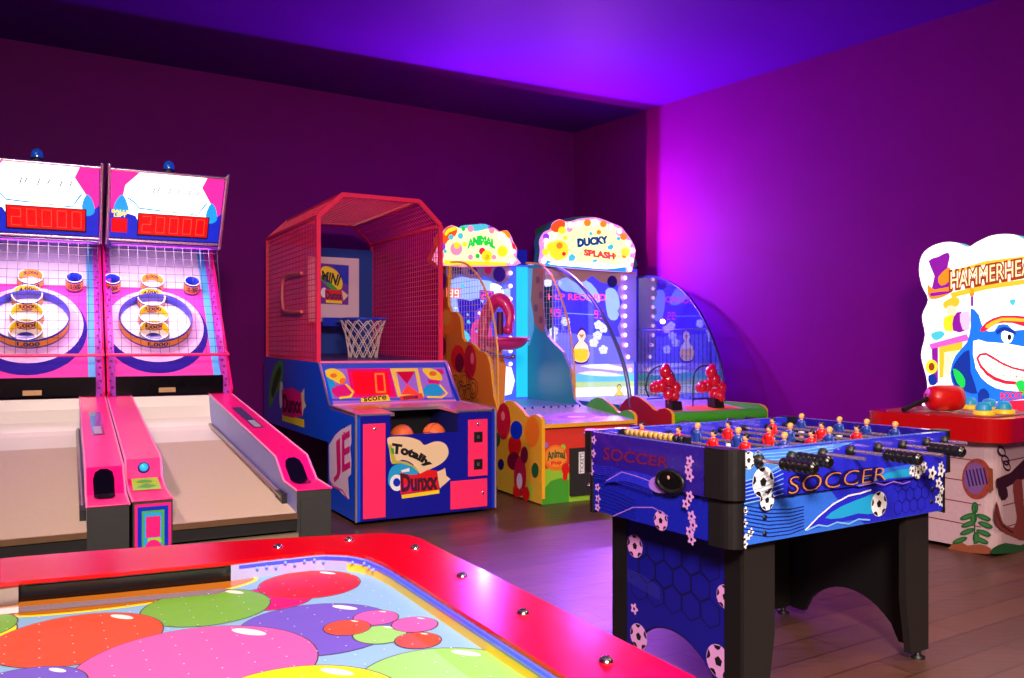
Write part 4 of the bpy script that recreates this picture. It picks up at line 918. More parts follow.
def paintA(mb, pl):
    decal(mb, pl, a5((80, 425), (600, 445), (610, 472), (80, 468)), E_YL, .001)
    decal(mb, pl, a5((35, 240), (70, 200), (100, 150), (150, 140), (190, 160), (170, 220), (110, 260), (60, 330), (35, 330)), em('lit_orange_deep', (235, 80, 20), .9), .0012, 2)
    decal(mb, pl, a5((80, 200), (110, 160), (160, 145), (185, 165), (120, 190), (95, 220)), E_YL, .0016, 2)
    decal(mb, pl, a5((560, 180), (610, 175), (640, 220), (625, 240), (590, 200)), E_OR, .0016, 2); decal(mb, pl, a5((650, 275), (680, 300), (685, 350), (660, 330)), E_RD, .0016, 2)
    decal(mb, pl, a5((200, 160), (250, 150), (330, 180), (400, 170), (450, 150), (430, 120), (300, 125), (220, 135)), E_AQ, .0014, 2)
    for x, y, r_, m_ in ((60, 310, 30, E_VI), (135, 230, 22, E_AQ), (50, 385, 30, E_PK), (180, 330, 52, E_PK), (185, 300, 26, E_YL), (160, 350, 22, E_OR), (300, 160, 26, E_PK), (240, 160, 18, E_GR), (480, 175, 24, E_PK), (570, 350, 44, E_YL), (560, 370, 14, E_OR), (440, 390, 46, E_YL), (440, 400, 22, E_OR), (360, 390, 20, E_GR), (300, 400, 22, E_PK), (500, 400, 20, E_PK), (250, 290, 20, E_YL), (400, 350, 28, E_RD), (215, 220, 24, E_AQ), (85, 350, 16, E_AQ)):
        decal(mb, pl, ell(435+x/8.48, 210+y/8.48, r_/8.48, r_*1.1/8.48, 14), m_, .0018+x*1e-6)
    vs, fs = textmesh('ANIMAL', .10); out = []
    for x, y in vs:
        X_ = 270+x*240; Y_ = 335-y*(85-20*abs(x-.5))-60*(1-(2*x-1)**2)*.6; out.append(pl.at(*pl.ab(pl.hit(435+X_/8.48, 210+Y_/8.48)), .004))
    mb.add(out, fs, E_GR)
hd, HP = header(ANIM, t, 1.70, a5((25, 470), (25, 300), (40, 225), (80, 165), (140, 128), (195, 150), (240, 138), (320, 130), (400, 130), (450, 155), (500, 150), (555, 185), (610, 172), (648, 225), (665, 270), (695, 330), (690, 400), (680, 470)), E_CR, .12, mat('header_orange_edge', (240, 140, 30), .4), paintA)
mb = MB(); mb.prism([(.25, 2.3), (.3, 2.40), (.40, 2.44), (.5, 2.43), (.6, 2.36), (.62, 2.2), (.25, 2.2)], 1.83, 2.0, 'y', mat('header_box_blue', (30, 60, 160), .4)); mb.box(0, AW, 1.82, 1.9, 2.03, 2.2, BLUE); mb.obj('header_box', t)
def bulbs(par, fr, v, pts, r=.022):
    pl = front_plane(fr, v)
    for p in pts:
        h = pl.hit(*p); mb = MB(); mb.lathe([(r*1.15, .012), (r*1.15, .0), (r*.9, -.004)], h, E_PK, 12, axis=(0, 1, 0)); mb.ball(h, r, BULB, 12); mb.obj('bulb', par)
bulbs(hd, ANIM, 1.68, a5((560, 222), (620, 275), (664, 350), (650, 440)))
bulbs(sc_, ANIM, 1.70, [(510.5, 273+i*13.0) for i in range(9)]+[(510, 374), (510, 383)], .02)
mb = MB(); mb.prism([(AW-.02, 1.72), (AW+.02, 1.72), (AW+.02, 1.80), (AW-.02, 1.80)], .72, 2.05, 'z', em('lit_edge_column', (150, 190, 235), .8)); mb.obj('edge_column', t)
# pink open mouth
MOU = mat('mouth_pink', (215, 35, 110), .3, coat=.4); MOD = mat('mouth_dark', (90, 10, 50), .5)
pm = lambda x, y, v=1.1: ANIM.on(x, y, v=v)
mb = MB(); c_ = pm(505, 343); rx = (pm(526, 343)-c_).x
n_ = 24; vs = []; fs = []
for i in range(7):
    th = pi/2*i/6
    for k_ in range(n_): a = 2*pi*k_/n_; vs.append((c_.x+cos(a)*rx*(cos(th) if i else 1), 1.1+sin(a)*.16*(cos(th) if i else 1), c_.z+.03-sin(th)*.10))
for i in range(6):
    for k_ in range(n_): fs.append((i*n_+k_, i*n_+(k_+1) % n_, (i+1)*n_+(k_+1) % n_, (i+1)*n_+k_))
mb.add(vs, fs, MOU, True); mb.tube([(c_.x+cos(a)*rx, 1.1+sin(a)*.16, c_.z+.035) for a in [2*pi*i/28 for i in range(28)]], .020, MOU, 8, close=True)
mb.lathe([(rx*.9, 0), (.0001, -.02)], (c_.x, 1.1, c_.z+.03), MOD, 24)
mo = mb.obj('lower_jaw', t)
mb = MB(); pts = smoothloop([pm(482, 352, 1.2), pm(484, 325, 1.22), pm(490, 308, 1.2), pm(498, 300, 1.12), pm(506, 304, 1.05), pm(510, 316, 1.0), pm(508, 330, .98)], 4, False)
mb.tube(pts, lambda s_: .036+.030*sin(pi*min(1, s_*1.1)), MOU, 14); mb.ball(pts[-1], .045, MOU, 14); mb.obj('upper_head', mo)
mb = MB(); mb.tube([pm(500, 312, 1.02), pm(500, 335, 1.02)], .030, MOD, 10); mb.obj('mouth_lining', mo)
mb = MB(); mb.tube([pm(480, 350, 1.1), pm(500, 356, 1.05), pm(511, 358, 1.0)], .014, PURP, 8); mb.ball(pm(513, 357, 1.0), .022, STEEL, 12); mb.obj('peg', mo)
mb = MB(); b_ = pm(490, 362, 1.2); mb.prism([(b_.x-.10, .69), (b_.x-.12, 1.0), (b_.x-.06, 1.2), (b_.x+.08, 1.22), (b_.x+.14, 1.05), (b_.x+.12, .69)], 1.15, 1.30, 'y', mat('amber_print', (245, 150, 50), .4)); mb.obj('mouth_stand', mo)

mb = MB(); mb.box(.03, AW-.03, .77, DV, .64, .70, mat('inner_deck_print', (120, 150, 210), .35)); mb.obj('inner_deck', t)

# ---- duck game
DW = 1.117
t = thing('duck_game_machine', 'two-player duck splash game with a blue screen in the room corner', 'arcade machine', DUCK)
side_of(HUMP, 0, .03, mat('red_side_print', (175, 15, 25), .35), YELT, t, 'side_panel')
side_of(HUMP[:4]+[(.16, .70), (.3, .70), (.5, .70), (.74, .69), (.74, .05)], DW-.03, DW, GRN, YELT, t, 'side_panel')
mb = MB(); mb.box(.03, DW-.03, .03, 2.0, .06, .60, {'*': GRN, 'top': BLACK}); mb.tube([(.03, .03, .615), (DW-.03, .03, .615)], .055, mat('green_roll_print', (70, 175, 40), .35), 16)
mb.obj('cabinet', t)
def ex2(mb, pl):
    decal(mb, pl, [(.1, .1), (DW-.1, .1), (DW-.1, .5), (.1, .5)], mat('peach_print', (235, 150, 120), .3, coat=.4), .001, px=False)
    decal(mb, pl, [(.5, .2), (.75, .16), (1.0, .2), (1.02, .4), (.75, .5), (.5, .42)], ORG, .002, 3, px=False)
mb = MB(); console_top(t, DW, ex2, GRN, .06, DUCK)
mb = MB(); mb.box(.03, DW-.03, .77, 1.94, .60, .685, mat('inner_deck_print', (120, 150, 210), .35)); mb.obj('inner_deck', t)
TALLB = [(.74, .05), (.74, .69), (1.93, .69), (1.93, 2.05), (2.04, 2.05), (2.04, .05)]
TEAL = mat('teal_side_print', (25, 110, 130), .35)
side_of(TALLB, 0, .025, TEAL, mat('lilac_edge', (150, 130, 190), .4), t, 'tall_side_panel')
side_of([(.74, .05), (.74, .69), (1.93, .69), (1.93, 2.0), (2.04, 2.0), (2.04, .05)], DW-.025, DW, TEAL, mat('lilac_edge', (150, 130, 190), .4), t, 'tall_side_panel')
BRA = [(1.96, 2.05), (1.75, 2.01), (1.426, 1.845), (1.08, 1.576), (.806, 1.241), (.66, .967), (.585, .67)]
sp, af = arc_frame(t, 'arched_frame', .015, BRA, .020, GBT, .7)
BRB = [(1.95, 1.985), (1.72, 1.985), (1.542, 1.955), (1.30, 1.87), (1.062, 1.729), (.795, 1.438), (.597, 1.046), (.540, .67)]
spb, ab_ = arc_frame(t, 'arched_frame', DW-.015, BRB, .013, DBT, .7)
def panepoly(par, x, sp, v1, z0, mt, name='clear_pane'):
    mb = MB(); pts = [(a, b) for a, b in sp]+[(sp[-1][0], z0), (v1, z0)]
    mb.prism(pts[::-1], x, x+.004, 'x', mt); return mb.obj(name, par)
panepoly(af, .012, sp, 1.95, .69, pane('clear_acrylic', (.99, .99, 1), .02, fr=.15)); panepoly(ab_, DW-.02, spb, 1.95, .69, pane('reflecting_acrylic', (.55, .45, 1), .16, .0, (90, 80, 200), .08))  # right pane: the screen's mirrored blue light is put into its tint
mesh_fill(ab_, 'wire_mesh', DW-.024, spb, 1.93, .69, 1.38, .062, .0018, DBT)
mb = MB(); mb.tube([(DW-.022, interpv(spb[::-1], 1.40), 1.40), (DW-.022, 1.98, 1.40)], .008, DBT, 6); mb.obj('cross_bar', ab_)
# screen
DVB = 1.94; PB2 = front_plane(DUCK, DVB)
mb = MB(); mb.box(.0, DW, DVB, DVB+.05, .68, 2.08, {'*': BLACK, 'front': mat('lit_violet_sky', (70, 70, 230), .3, emit=.8, ecol=(70, 60, 240))})
b6 = S(530, 260, 4.237)
decal(mb, PB2, b6((20, 300), (440, 330), (440, 520), (20, 500)), em('lit_lilac_sky', (120, 120, 240), .85), .001)
decal(mb, PB2, b6((120, 90), (180, 70), (260, 100), (300, 170), (260, 180), (200, 140), (140, 130)), E_PB, .0014, 3)
decal(mb, PB2, b6((320, 130), (360, 125), (380, 180), (370, 250), (330, 240)), E_PB, .0014, 3)
decal(mb, PB2, b6((0, 445), (440, 440), (440, 500), (0, 490)), em('lit_lavender', (180, 160, 245), .9), .0016)
decal(mb, PB2, b6((0, 488), (440, 480), (440, 530), (0, 540)), em('lit_sea_green', (110, 215, 190), .85), .0018)
decal(mb, PB2, b6((0, 545), (440, 535), (440, 590), (0, 580)), em('lit_foam_white', (245, 250, 225), 1.25), .002)
decal(mb, PB2, b6((0, 520), (440, 514), (440, 536), (0, 546)), em('lit_lime_foam', (200, 235, 120), .9), .0022)
decal(mb, PB2, b6((0, 585), (440, 588), (440, 640), (0, 640)), em('lit_mauve', (150, 130, 225), .8), .002)
for pts in (((210, 450), (330, 440), (420, 470), (330, 465)), ((200, 480), (290, 470), (400, 490), (300, 492))): decal(mb, PB2, b6(*pts), E_WB, .0026, 2)
# flower-like white splashes and blue shapes
random.seed(11)
for x, y in ((290, 275), (285, 320), (310, 290), (270, 350), (310, 380), (75, 95), (100, 300), (90, 330), (150, 260)):
    for i in range(5):
        a = i*1.256+x; decal(mb, PB2, ell(530+(x+cos(a)*11)/4.237, 260+(y+sin(a)*11)/4.237, 2.2, 2.2, 8), E_WB, .003+i*.0001)
# ducks: generic bird outlines
def duck(mb, pl, f, s_, body, edge, h):
    o = lambda k_: f(*[(x*k_, y*k_) for x, y in ((-10, -100), (5, -112), (22, -100), (28, -70), (16, -45), (40, -20), (48, 30), (36, 72), (0, 84), (-36, 72), (-46, 30), (-36, -15), (-12, -45), (-22, -75))])
    decal(mb, pl, o(1.0), edge, h, 2); decal(mb, pl, o(.88), body, h+.0006, 2)
def off(cx, cy, s_): return lambda *p: [(530+(cx+x*s_)/4.237, 260+(cy+y*s_)/4.237) for x, y in p]
duck(mb, PB2, off(215, 375, .80), 1, E_CR, em('lit_outline_plum', (90, 20, 120), .4), .004); decal(mb, PB2, off(215, 375, .8)((-38, 5), (38, 5), (40, 50), (0, 72), (-38, 50)), E_YL, .0052, 2); decal(mb, PB2, off(215, 375, .8)((-12, -75), (18, -75), (4, -52)), E_OR, .0054)
duck(mb, PB2, off(375, 575, .45), 1, E_YL, em('lit_outline_green', (20, 90, 60), .4), .004); decal(mb, PB2, off(375, 575, .45)((-30, 0), (30, 0), (30, 50), (-30, 50)), em('lit_lime_art', (170, 220, 60), .9), .0052, 2)
sc_ = mb.obj('picture_screen', t)
mb = MB()
text(mb, PB2, 'HLP RECORD', [b6((75, 142))[0], b6((320, 145))[0], b6((320, 172))[0], b6((75, 168))[0]], E_NUM, .006, .01)
digits(mb, PB2, '99', [b6((82, 205))[0], b6((132, 208))[0], b6((132, 242))[0], b6((82, 238))[0]], E_NUM, .006, w=.22); digits(mb, PB2, '99', [b6((268, 212))[0], b6((312, 215))[0], b6((312, 250))[0], b6((268, 246))[0]], E_NUM, .006, w=.22)
dline(mb, PB2, b6((140, 300), (135, 240), (150, 225), (270, 232)), .008, E_PB, .006)
mb.obj('number_display', sc_)
mb = MB(); PV2 = front_plane(DUCK, DVB-.03)
decal(mb, PV2, b6((-20, 30), (450, 52), (450, 120), (420, 105), (400, 90), (372, 105), (330, 100), (300, 95), (262, 66), (230, 92), (190, 95), (150, 70), (110, 90), (60, 78), (-20, 70)), mat('tan_cloud_trim', (205, 165, 110), .4), 0, 0)
decal(mb, PV2, b6((385, 60), (450, 60), (450, 430), (415, 425), (400, 390), (372, 365), (384, 330), (370, 285), (386, 250), (370, 215), (392, 180), (368, 140)), mat('silver_scallop', (170, 165, 215), .3, .2), .001)
decal(mb, PV2, ell(530+348/4.237, 260+92/4.237, 5, 6), NAVY, .002)
decal(mb, PV2, b6((-22, 30), (52, 55), (50, 230), (30, 250), (0, 120), (-22, 100)), BROWN, .0012)
mb.obj('screen_valance', t)
e7 = S(520, 205, 7.877)
def paintB(mb, pl):
    decal(mb, pl, e7((155, 415), (240, 445), (500, 480), (840, 490), (840, 528), (500, 505), (215, 480), (150, 450)), em('lit_pool_blue', (20, 150, 210), .9), .001)
    decal(mb, pl, e7((220, 460), (350, 440), (500, 465), (620, 450), (760, 478), (850, 450), (860, 480), (680, 505), (500, 490), (300, 475)), E_WHITE, .0013, 2)
    decal(mb, pl, e7((400, 210), (560, 180), (700, 200), (830, 260), (860, 350), (820, 430), (600, 440), (420, 400), (370, 300)), em('lit_pale_yellow', (255, 250, 150), 1.25), .0015, 3)
    decal(mb, pl, e7((240, 185), (265, 140), (315, 118), (355, 140), (340, 190), (280, 215)), em('lit_orange_deep', (235, 80, 20), .9), .002, 3)
    for x, y, r_, m_ in ((305, 355, 78, E_YL), (250, 330, 40, E_YL), (310, 320, 26, E_OR), (265, 385, 24, E_OR), (290, 415, 22, E_PK), (330, 200, 30, E_YL), (530, 140, 28, E_OR), (655, 150, 26, E_OR), (815, 250, 28, E_OR), (830, 370, 34, E_YL), (820, 400, 20, E_OR), (780, 215, 30, E_PK), (205, 250, 26, E_VI), (180, 290, 22, E_PK), (775, 265, 16, E_AQ), (620, 215, 20, E_OR), (390, 190, 24, E_PK), (355, 260, 18, E_YL), (200, 370, 26, E_YL), (740, 400, 18, E_OR), (345, 385, 16, E_RD)):
        decal(mb, pl, ell(520+x/7.877, 205+y/7.877, r_/7.877, r_/7.877, 14), m_, .0022+x*1e-6)
    for pts in (((380, 440), (385, 400), (410, 380), (440, 410), (420, 440)), ((690, 350), (685, 325), (720, 305), (740, 330), (720, 355)), ((570, 460), (575, 430), (600, 425), (612, 440)), ((540, 235), (550, 205), (565, 215), (575, 240)), ((385, 370), (380, 345), (398, 350)), ((445, 290), (455, 265), (480, 260), (470, 300))): decal(mb, pl, e7(*pts), E_AQ, .0035)
    text(mb, pl, 'DUCKY', [e7((446, 262))[0], e7((690, 240))[0], e7((700, 302))[0], e7((450, 338))[0]], em('lit_deep_teal', (10, 110, 160), .8), .004, .09)
    text(mb, pl, 'DUCKY', [e7((452, 268))[0], e7((686, 246))[0], e7((694, 296))[0], e7((456, 328))[0]], mat('print_indigo', (45, 25, 110), .4), .005, .02)
    text(mb, pl, 'SPLASH', [e7((500, 345))[0], e7((740, 375))[0], e7((745, 432))[0], e7((500, 400))[0]], em('lit_coral', (245, 60, 60), .9), .004, .07)
hd, HP = header(DUCK, t, 1.86, e7((150, 455), (152, 400), (155, 345), (150, 280), (185, 215), (235, 190), (255, 140), (310, 112), (365, 130), (420, 122), (465, 108), (530, 100), (600, 98), (665, 118), (725, 143), (795, 172), (835, 220), (882, 285), (910, 355), (900, 430), (885, 500), (845, 530), (500, 510), (220, 482)), em('lit_warm_white', (255, 240, 170), .9), .10, mat('header_teal_edge', (30, 130, 150), .4), paintB)
bulbs(hd, DUCK, 1.84, e7((395, 158), (460, 148), (595, 135), (715, 170), (780, 205), (855, 300), (885, 358), (875, 435), (862, 505), (185, 440), (205, 285), (265, 245)), .030)
bulbs(sc_, DUCK, 1.88, [(625, 278+i*9.5) for i in range(7)]+[(626, 345), (628, 357), (630, 370)], .022)
mb = MB(); dome = e7((150, 490), (150, 300), (200, 210), (300, 130), (430, 95), (560, 92), (680, 120), (800, 180), (880, 280), (900, 400), (890, 520)); pl = front_plane(DUCK, 1.97); q = smoothloop([pl.ab(pl.hit(*p)) for p in dome], 2)
q = [Vector((max(0.02, min(DW+.03, p.x)), max(2.06, p.y))) for p in q]
mb.prism([(p.x, p.y) for p in q], 1.97, 2.30, 'y', mat('header_box_green', (35, 120, 80), .35, coat=.3), smooth=False); mb.box(.0, DW, 1.99, 2.3, .1, 2.06, mat('teal_box', (20, 80, 90), .5)); mb.obj('header_box', t)
# the two red squirters on the console
RG = mat('glossy_red_rubber', (215, 20, 50), .15, coat=.6)
for cx, cy, hx in ((665, 384, 0), (711, 384, 0)):
    b_ = DUCK.on(cx+9 if cx < 700 else cx+5, 409 if cx < 700 else 407, z=.665); v_ = b_.y
    gp = lambda x, y, dv=0: DUCK.on(x, y, v=v_+dv)
    mb = MB(); w_ = .055; mb.prism([(b_.x-w_, .66), (b_.x+w_*1.05, .66), (b_.x+w_*.8, .735), (b_.x-w_*1.15, .745)], v_-.05, v_+.05, 'y', BLACK); gun = mb.obj('squirter_base', t)
    mb = MB()
    for dx, dy, r_ in ((0, -12, .045), (3, -4, .05), (-9, 3, .04), (-4, 2, .042), (10, 4, .045), (9, 12, .042), (3, 10, .04), (1, -16, .03), (6, 18, .03), (-12, 4, .03)):
        c_ = gp(cx+dx, cy+dy, random.uniform(-.03, .03)); mb.ball(c_, r_*1.22, RG, 14, (1, 1, 1.15))
    mb.obj('squirter_body', gun)
    hp = [(-16, 13), (-19, 5), (-17, -8), (-10, -16), (0, -18), (7, -12), (11, -2)] if cx < 700 else [(-18, 22), (-18, 0), (-16, -12), (-9, -18), (1, -17), (6, -12)]
    mb = MB(); mb.tube(smoothloop([gp(cx+a, cy+b, .04) for a, b in hp], 4, False), .007, BLACK, 8); mb.obj('hoop', gun)
    mb = MB(); mb.tube([gp(cx-18, cy+15, .04), gp(cx-2, cy+14, .04)], .006, BLACK, 6); mb.obj('lower_bar', gun)
# machine lamps: the lit headers wash the wall and ceiling in front of their own plane
def wash(name, fr, u, v, z, col, pw, radius=.05, spot=179, blend=.06, tilt=0):
    a = fr.w(u, v, z); b = fr.w(u, v-1, z+tilt); return light('SPOT', name, a, col, pw, b, spot=spot, blend=blend, radius=radius)

# ================================================================ FOOSBALL TABLE
t = thing('foosball_table', 'blue football-print foosball table with black legs standing in front', 'foosball table', SOCC)
FL, FWD, ZT = 1.25, .82, .90
fB = mat('table_print_blue', (38, 42, 205), .25, coat=.4); fS = mat('table_print_sky', (70, 135, 225), .25, coat=.4); fV = mat('table_print_indigo', (38, 20, 140), .25, coat=.4); STR = mat('table_print_navy_line', (15, 20, 110), .3); PKW = mat('flower_pink_white', (215, 150, 210), .4); LB = mat('table_print_light', (120, 185, 240), .3)
fo = S(580, 410, 4.52); f8 = S(780, 400, 4.24); f6 = S(740, 440, 5.65)
PF0 = front_plane(SOCC, 0); PL0 = left_plane(SOCC, 0); PF1 = front_plane(SOCC, .014); PL1 = left_plane(SOCC, .014)
# long side (upper)
mb = MB(); mb.box(.045, FL-.045, 0, .032, .735, ZT, {'*': BLACK, 'front': fB, 'top': fS})
def L(pl, *pts): return pts
decal(mb, PF0, [(.05, .80), (.05, .895), (.62, .895), (.50, .875), (.30, .85), (.15, .81)], fS, .0006, px=False)
for i in range(7): dline(mb, PF0, [(.05, .80-.012*i), (.13, .81-.013*i), (.24, .845-.017*i)], .0035, LB, .001, px=False)
for i in range(3): dline(mb, PF0, [(.09, .885-.010*i), (.30, .882-.012*i), (.5, .89-.010*i)], .003, LB, .001, px=False)
soccer_ball(mb, PF0, *f6((48, 115))[0], .030); soccer_ball(mb, PF0, *f6((103, 98))[0], .022, h=.0006); soccer_ball(mb, PF0, *f6((130, 238))[0], .052); soccer_ball(mb, PF0, *f6((152, 340))[0], .034)
text(mb, PF0, 'SOCCER', [(786, 475), (884, 466), (884, 480), (787, 496)], mat('lettering_shadow', (25, 12, 90), .4), .0022, .06, shear=.1)
text(mb, PF0, 'SOCCER', [(788, 477), (885, 467), (885, 480), (788, 494)], mat('lettering_gold', (215, 140, 50), .4), .003, -.022, shear=.1)
decal(mb, PF0, f8((320, 365), (370, 320), (440, 290), (540, 275), (600, 260), (600, 300), (560, 325), (460, 335), (380, 350)), mat('comet_blue', (45, 110, 225), .3), .0012, 2)
decal(mb, PF0, f8((400, 340), (450, 310), (550, 290), (560, 320), (470, 330)), CYAN, .0016, 2); dline(mb, PF0, f8((330, 365), (400, 350), (440, 360), (480, 345), (520, 355), (550, 345)), .004, LILAC, .002)
for x, y, r_ in ((560, 300, .022), (583, 305, .026), (608, 285, .022)): soccer_ball(mb, PF0, *f8((x, y))[0], r_, h=.002+x*1e-6)
for x, y, r_ in ((645, 310, .030), (683, 300, .028), (682, 280, .02), (672, 352, .024), (685, 378, .018)): flower(mb, PF0, *f8((x, y))[0], r_, WHITE, BLACK)
mb.obj('long_side_panel', t)
mb = MB(); mb.box(.05, FL-.05, .014, .05, .585, .735, {'*': BLACK, 'front': mat('table_lower_blue', (50, 110, 225), .25, coat=.4)})
decal(mb, PF1, [(.50, .733), (FL-.05, .733), (FL-.05, .587), (.70, .587), (.60, .64)], fB, .0008, px=False)
for i in range(8):
    y = 365+i*22; dline(mb, PF1, f6((0, y), (60, y+12), (160, y+28), (280, y+26-i*2), (360, y+10-i*4)), .0035, STR, .0012)
decal(mb, PF1, f8((105, 552), (150, 500), (220, 440), (300, 400), (365, 385), (400, 382), (400, 500), (330, 505), (240, 520), (160, 540)), fB, .0014, 2)
decal(mb, PF1, f8((190, 500), (260, 450), (360, 410), (400, 400), (400, 480), (330, 480), (260, 500)), CYAN, .0018, 2)
dline(mb, PF1, f8((105, 552), (160, 495), (225, 440), (290, 405), (340, 395), (385, 380)), .006, WHITE, .0022); dline(mb, PF1, f8((110, 552), (160, 530), (200, 535), (240, 518), (290, 525), (330, 505), (380, 508)), .006, LB, .0022)
soccer_ball(mb, PF1, *f8((417, 440))[0], .047, h=.003)
def hexes(mb, pl, pts, r_, m_, w_=.003):
    for c_ in pts: dline(mb, pl, [(c_[0]+r_*cos(pi/3*i+pi/6), c_[1]+r_*sin(pi/3*i+pi/6)) for i in range(6)], w_, m_, .0013, px=False, closed=True)
hx = [PF1.ab(PF1.hit(*f8(p)[0])) for p in ((500, 410),)][0]
hexes(mb, PF1, [(hx.x+.05*i+(.025 if j % 2 else 0), hx.y+.045-.043*j) for i in range(4) for j in range(3)], .028, STR)
for x, y in ((28, 400), (25, 470), (45, 540), (25, 560), (60, 520), (26, 590)): flower(mb, PF1, *f6((x, y))[0], .016, WHITE, BLACK)
for x, y in ((668, 420), (684, 432), (684, 405)): flower(mb, PF1, *f8((x, y))[0], .022, WHITE, BLACK)
for p in (f6((137, 437))[0], f6((137, 528))[0], f8((645, 378))[0], f8((640, 430))[0]):
    h_ = PF1.hit(*p); mb.lathe([(.009, 0), (.009, .004), (.0001, .006)], h_, BLACK, 12, axis=(0, -1, 0))
mb.obj('lower_side_panel', t)
# far long side
mb = MB(); mb.box(.045, FL-.045, FWD-.032, FWD, .735, ZT, {'*': fB, 'top': fS}); mb.box(.05, FL-.05, FWD-.05, FWD-.014, .585, .735, fB); mb.obj('far_side_panel', t)
# end with ball return
mb = MB(); mb.box(.0, .034, .06, FWD-.06, .735, ZT, {'*': BLACK, 'left': fV, 'top': mat('table_top_lilac', (110, 110, 225), .25, coat=.5)})
for i in range(7): dline(mb, PL0, fo((60, 250+i*9), (150, 260+i*10), (260, 300+i*9), (330, 330+i*8)), .0035, fB, .0008)
decal(mb, PL0, fo((110, 330), (180, 275), (300, 290), (420, 350), (330, 360), (200, 320)), fB, .001, 2); dline(mb, PL0, fo((120, 320), (190, 280), (260, 300), (340, 330)), .004, LILAC, .0014)
text(mb, PL0, 'SOCCER', [fo((105, 165))[0], fo((400, 215))[0], fo((400, 260))[0], fo((105, 225))[0]], mat('dark_red_lettering', (110, 20, 60), .4), .0016, .02, shear=.1)
for x, y in ((62, 135), (60, 195), (52, 275), (50, 240)): flower(mb, PL0, *fo((x, y))[0], .019, PKW, fV)
for x, y in ((497, 230), (497, 300), (490, 270), (497, 390), (480, 425)): flower(mb, PL0, *fo((x, y))[0], .021, PKW, fV)
decal(mb, PL0, ell(*fo((370, 335))[0], 13, 9, 24), LILAC, .0012)
mb.obj('end_panel', t)
mb = MB(); decal(mb, PL0, ell(*fo((412, 322))[0], 15, 9.5, 28), BLACKG, .004)
c_ = PL0.ab(PL0.hit(*fo((412, 322))[0])); mb.tube([PL0.at(c_.x+cos(a)*.066, c_.y+sin(a)*.036, .005) for a in [2*pi*i/24 for i in range(24)]], .008, BLACK, 8, close=True)
mb.ball(PL0.at(c_.x-.01, c_.y+.012, -.012), .018, mat('cork_ball', (225, 160, 140), .5), 14); mb.obj('ball_return', t)
mb = MB(); mb.box(.014, .05, .06, FWD-.06, .585, .735, {'*': BLACK, 'left': mat('table_end_lower', (22, 30, 170), .25, coat=.4)})
for i in range(7): dline(mb, PL1, fo((80, 345+i*16), (160, 370+i*16), (250, 410+i*16)), .003, STR, .001)
dline(mb, PL1, fo((150, 480), (240, 440), (330, 440), (400, 480)), .004, LILAC, .0014); soccer_ball(mb, PL1, *fo((366, 500))[0], .036, wm=PKW)
for x, y in ((80, 350), (80, 440), (82, 400)): flower(mb, PL1, *fo((x, y))[0], .018, PKW, fV)
for x, y in ((505, 480), (497, 550), (512, 520), (505, 585)): flower(mb, PL1, *fo((x, y))[0], .022, PKW, fV)
mb.obj('lower_end_panel', t)
mb = MB(); mb.box(FL-.034, FL, .06, FWD-.06, .735, ZT, {'*': fV, 'top': mat('table_top_lilac', (110, 110, 225), .25, coat=.5)}); mb.box(FL-.05, FL-.014, .06, FWD-.06, .585, .735, fV); mb.obj('far_end_panel', t)
# moulded corners
def corner(u0, u1, v0, v1, ru, rv, z0, z1, r_=.055):
    # rectangle with its outer corner (ru,rv) rounded
    pts = []
    for (x, y) in ((u0, v0), (u1, v0), (u1, v1), (u0, v1)):
        if x == ru and y == rv:
            cx_ = x+(r_ if x == u0 else -r_); cy_ = y+(r_ if y == v0 else -r_)
            a0 = {(True, True): pi, (False, True): 1.5*pi, (False, False): 0, (True, False): .5*pi}[(x == u0, y == v0)]
            pts += [(cx_+cos(a0+i*pi/12)*r_, cy_+sin(a0+i*pi/12)*r_) for i in range(7)]
        else: pts.append((x, y))
    return pts
for ru, rv in ((0, 0), (FL, 0), (0, FWD), (FL, FWD)):
    du = .055; dvv = .125 if (ru, rv) == (0, 0) else .07
    e = .006
    u0, u1 = (-e, du) if ru == 0 else (FL-du, FL+e); v0, v1 = (-e, dvv) if rv == 0 else (FWD-dvv, FWD+e)
    cu2 = u0 if ru == 0 else u1; cv2 = v0 if rv == 0 else v1
    mb = MB(); mb.prism(corner(u0, u1, v0, v1, cu2, cv2, 0, 0), .738, ZT+.004, 'z', mat('corner_black', (22, 20, 19), .4)); 
    u0, u1 = (u0+.014, u1-.01) if ru == 0 else (u0+.01, u1-.014); v0, v1 = (v0+.014, v1-.005) if rv == 0 else (v0+.005, v1-.014)
    cu2 = u0 if ru == 0 else u1; cv2 = v0 if rv == 0 else v1
    mb.prism(corner(u0, u1, v0, v1, cu2, cv2, 0, 0), .575, .738, 'z', mat('corner_black', (22, 20, 19), .4)); bevel(mb.obj('corner_cap', t), .005)
mb = MB(); mb.box(.03, FL-.03, .03, FWD-.03, .70, .772, mat('pitch_green', (20, 70, 45), .3)); PP = Pl(SOCC, (0, 0, .772), XA, YA)
for u in (.07, .625, 1.18): dline(mb, PP, [(u, .06), (u, .76)], .008, WHITE, .0005, px=False)
dline(mb, PP, [(.07, .06), (1.18, .06), (1.18, .76), (.07, .76)], .008, WHITE, .0006, px=False, closed=True); dline(mb, PP, [(.625+cos(a)*.1, .41+sin(a)*.1) for a in [2*pi*i/24 for i in range(24)]], .008, WHITE, .0007, px=False, closed=True)
mb.obj('pitch', t)
mb = MB(); mb.tube([(.02, .03, ZT+.002), (.02, FWD-.03, ZT+.002)], .003, CHROME, 6); mb.obj('top_edge_strip', t)
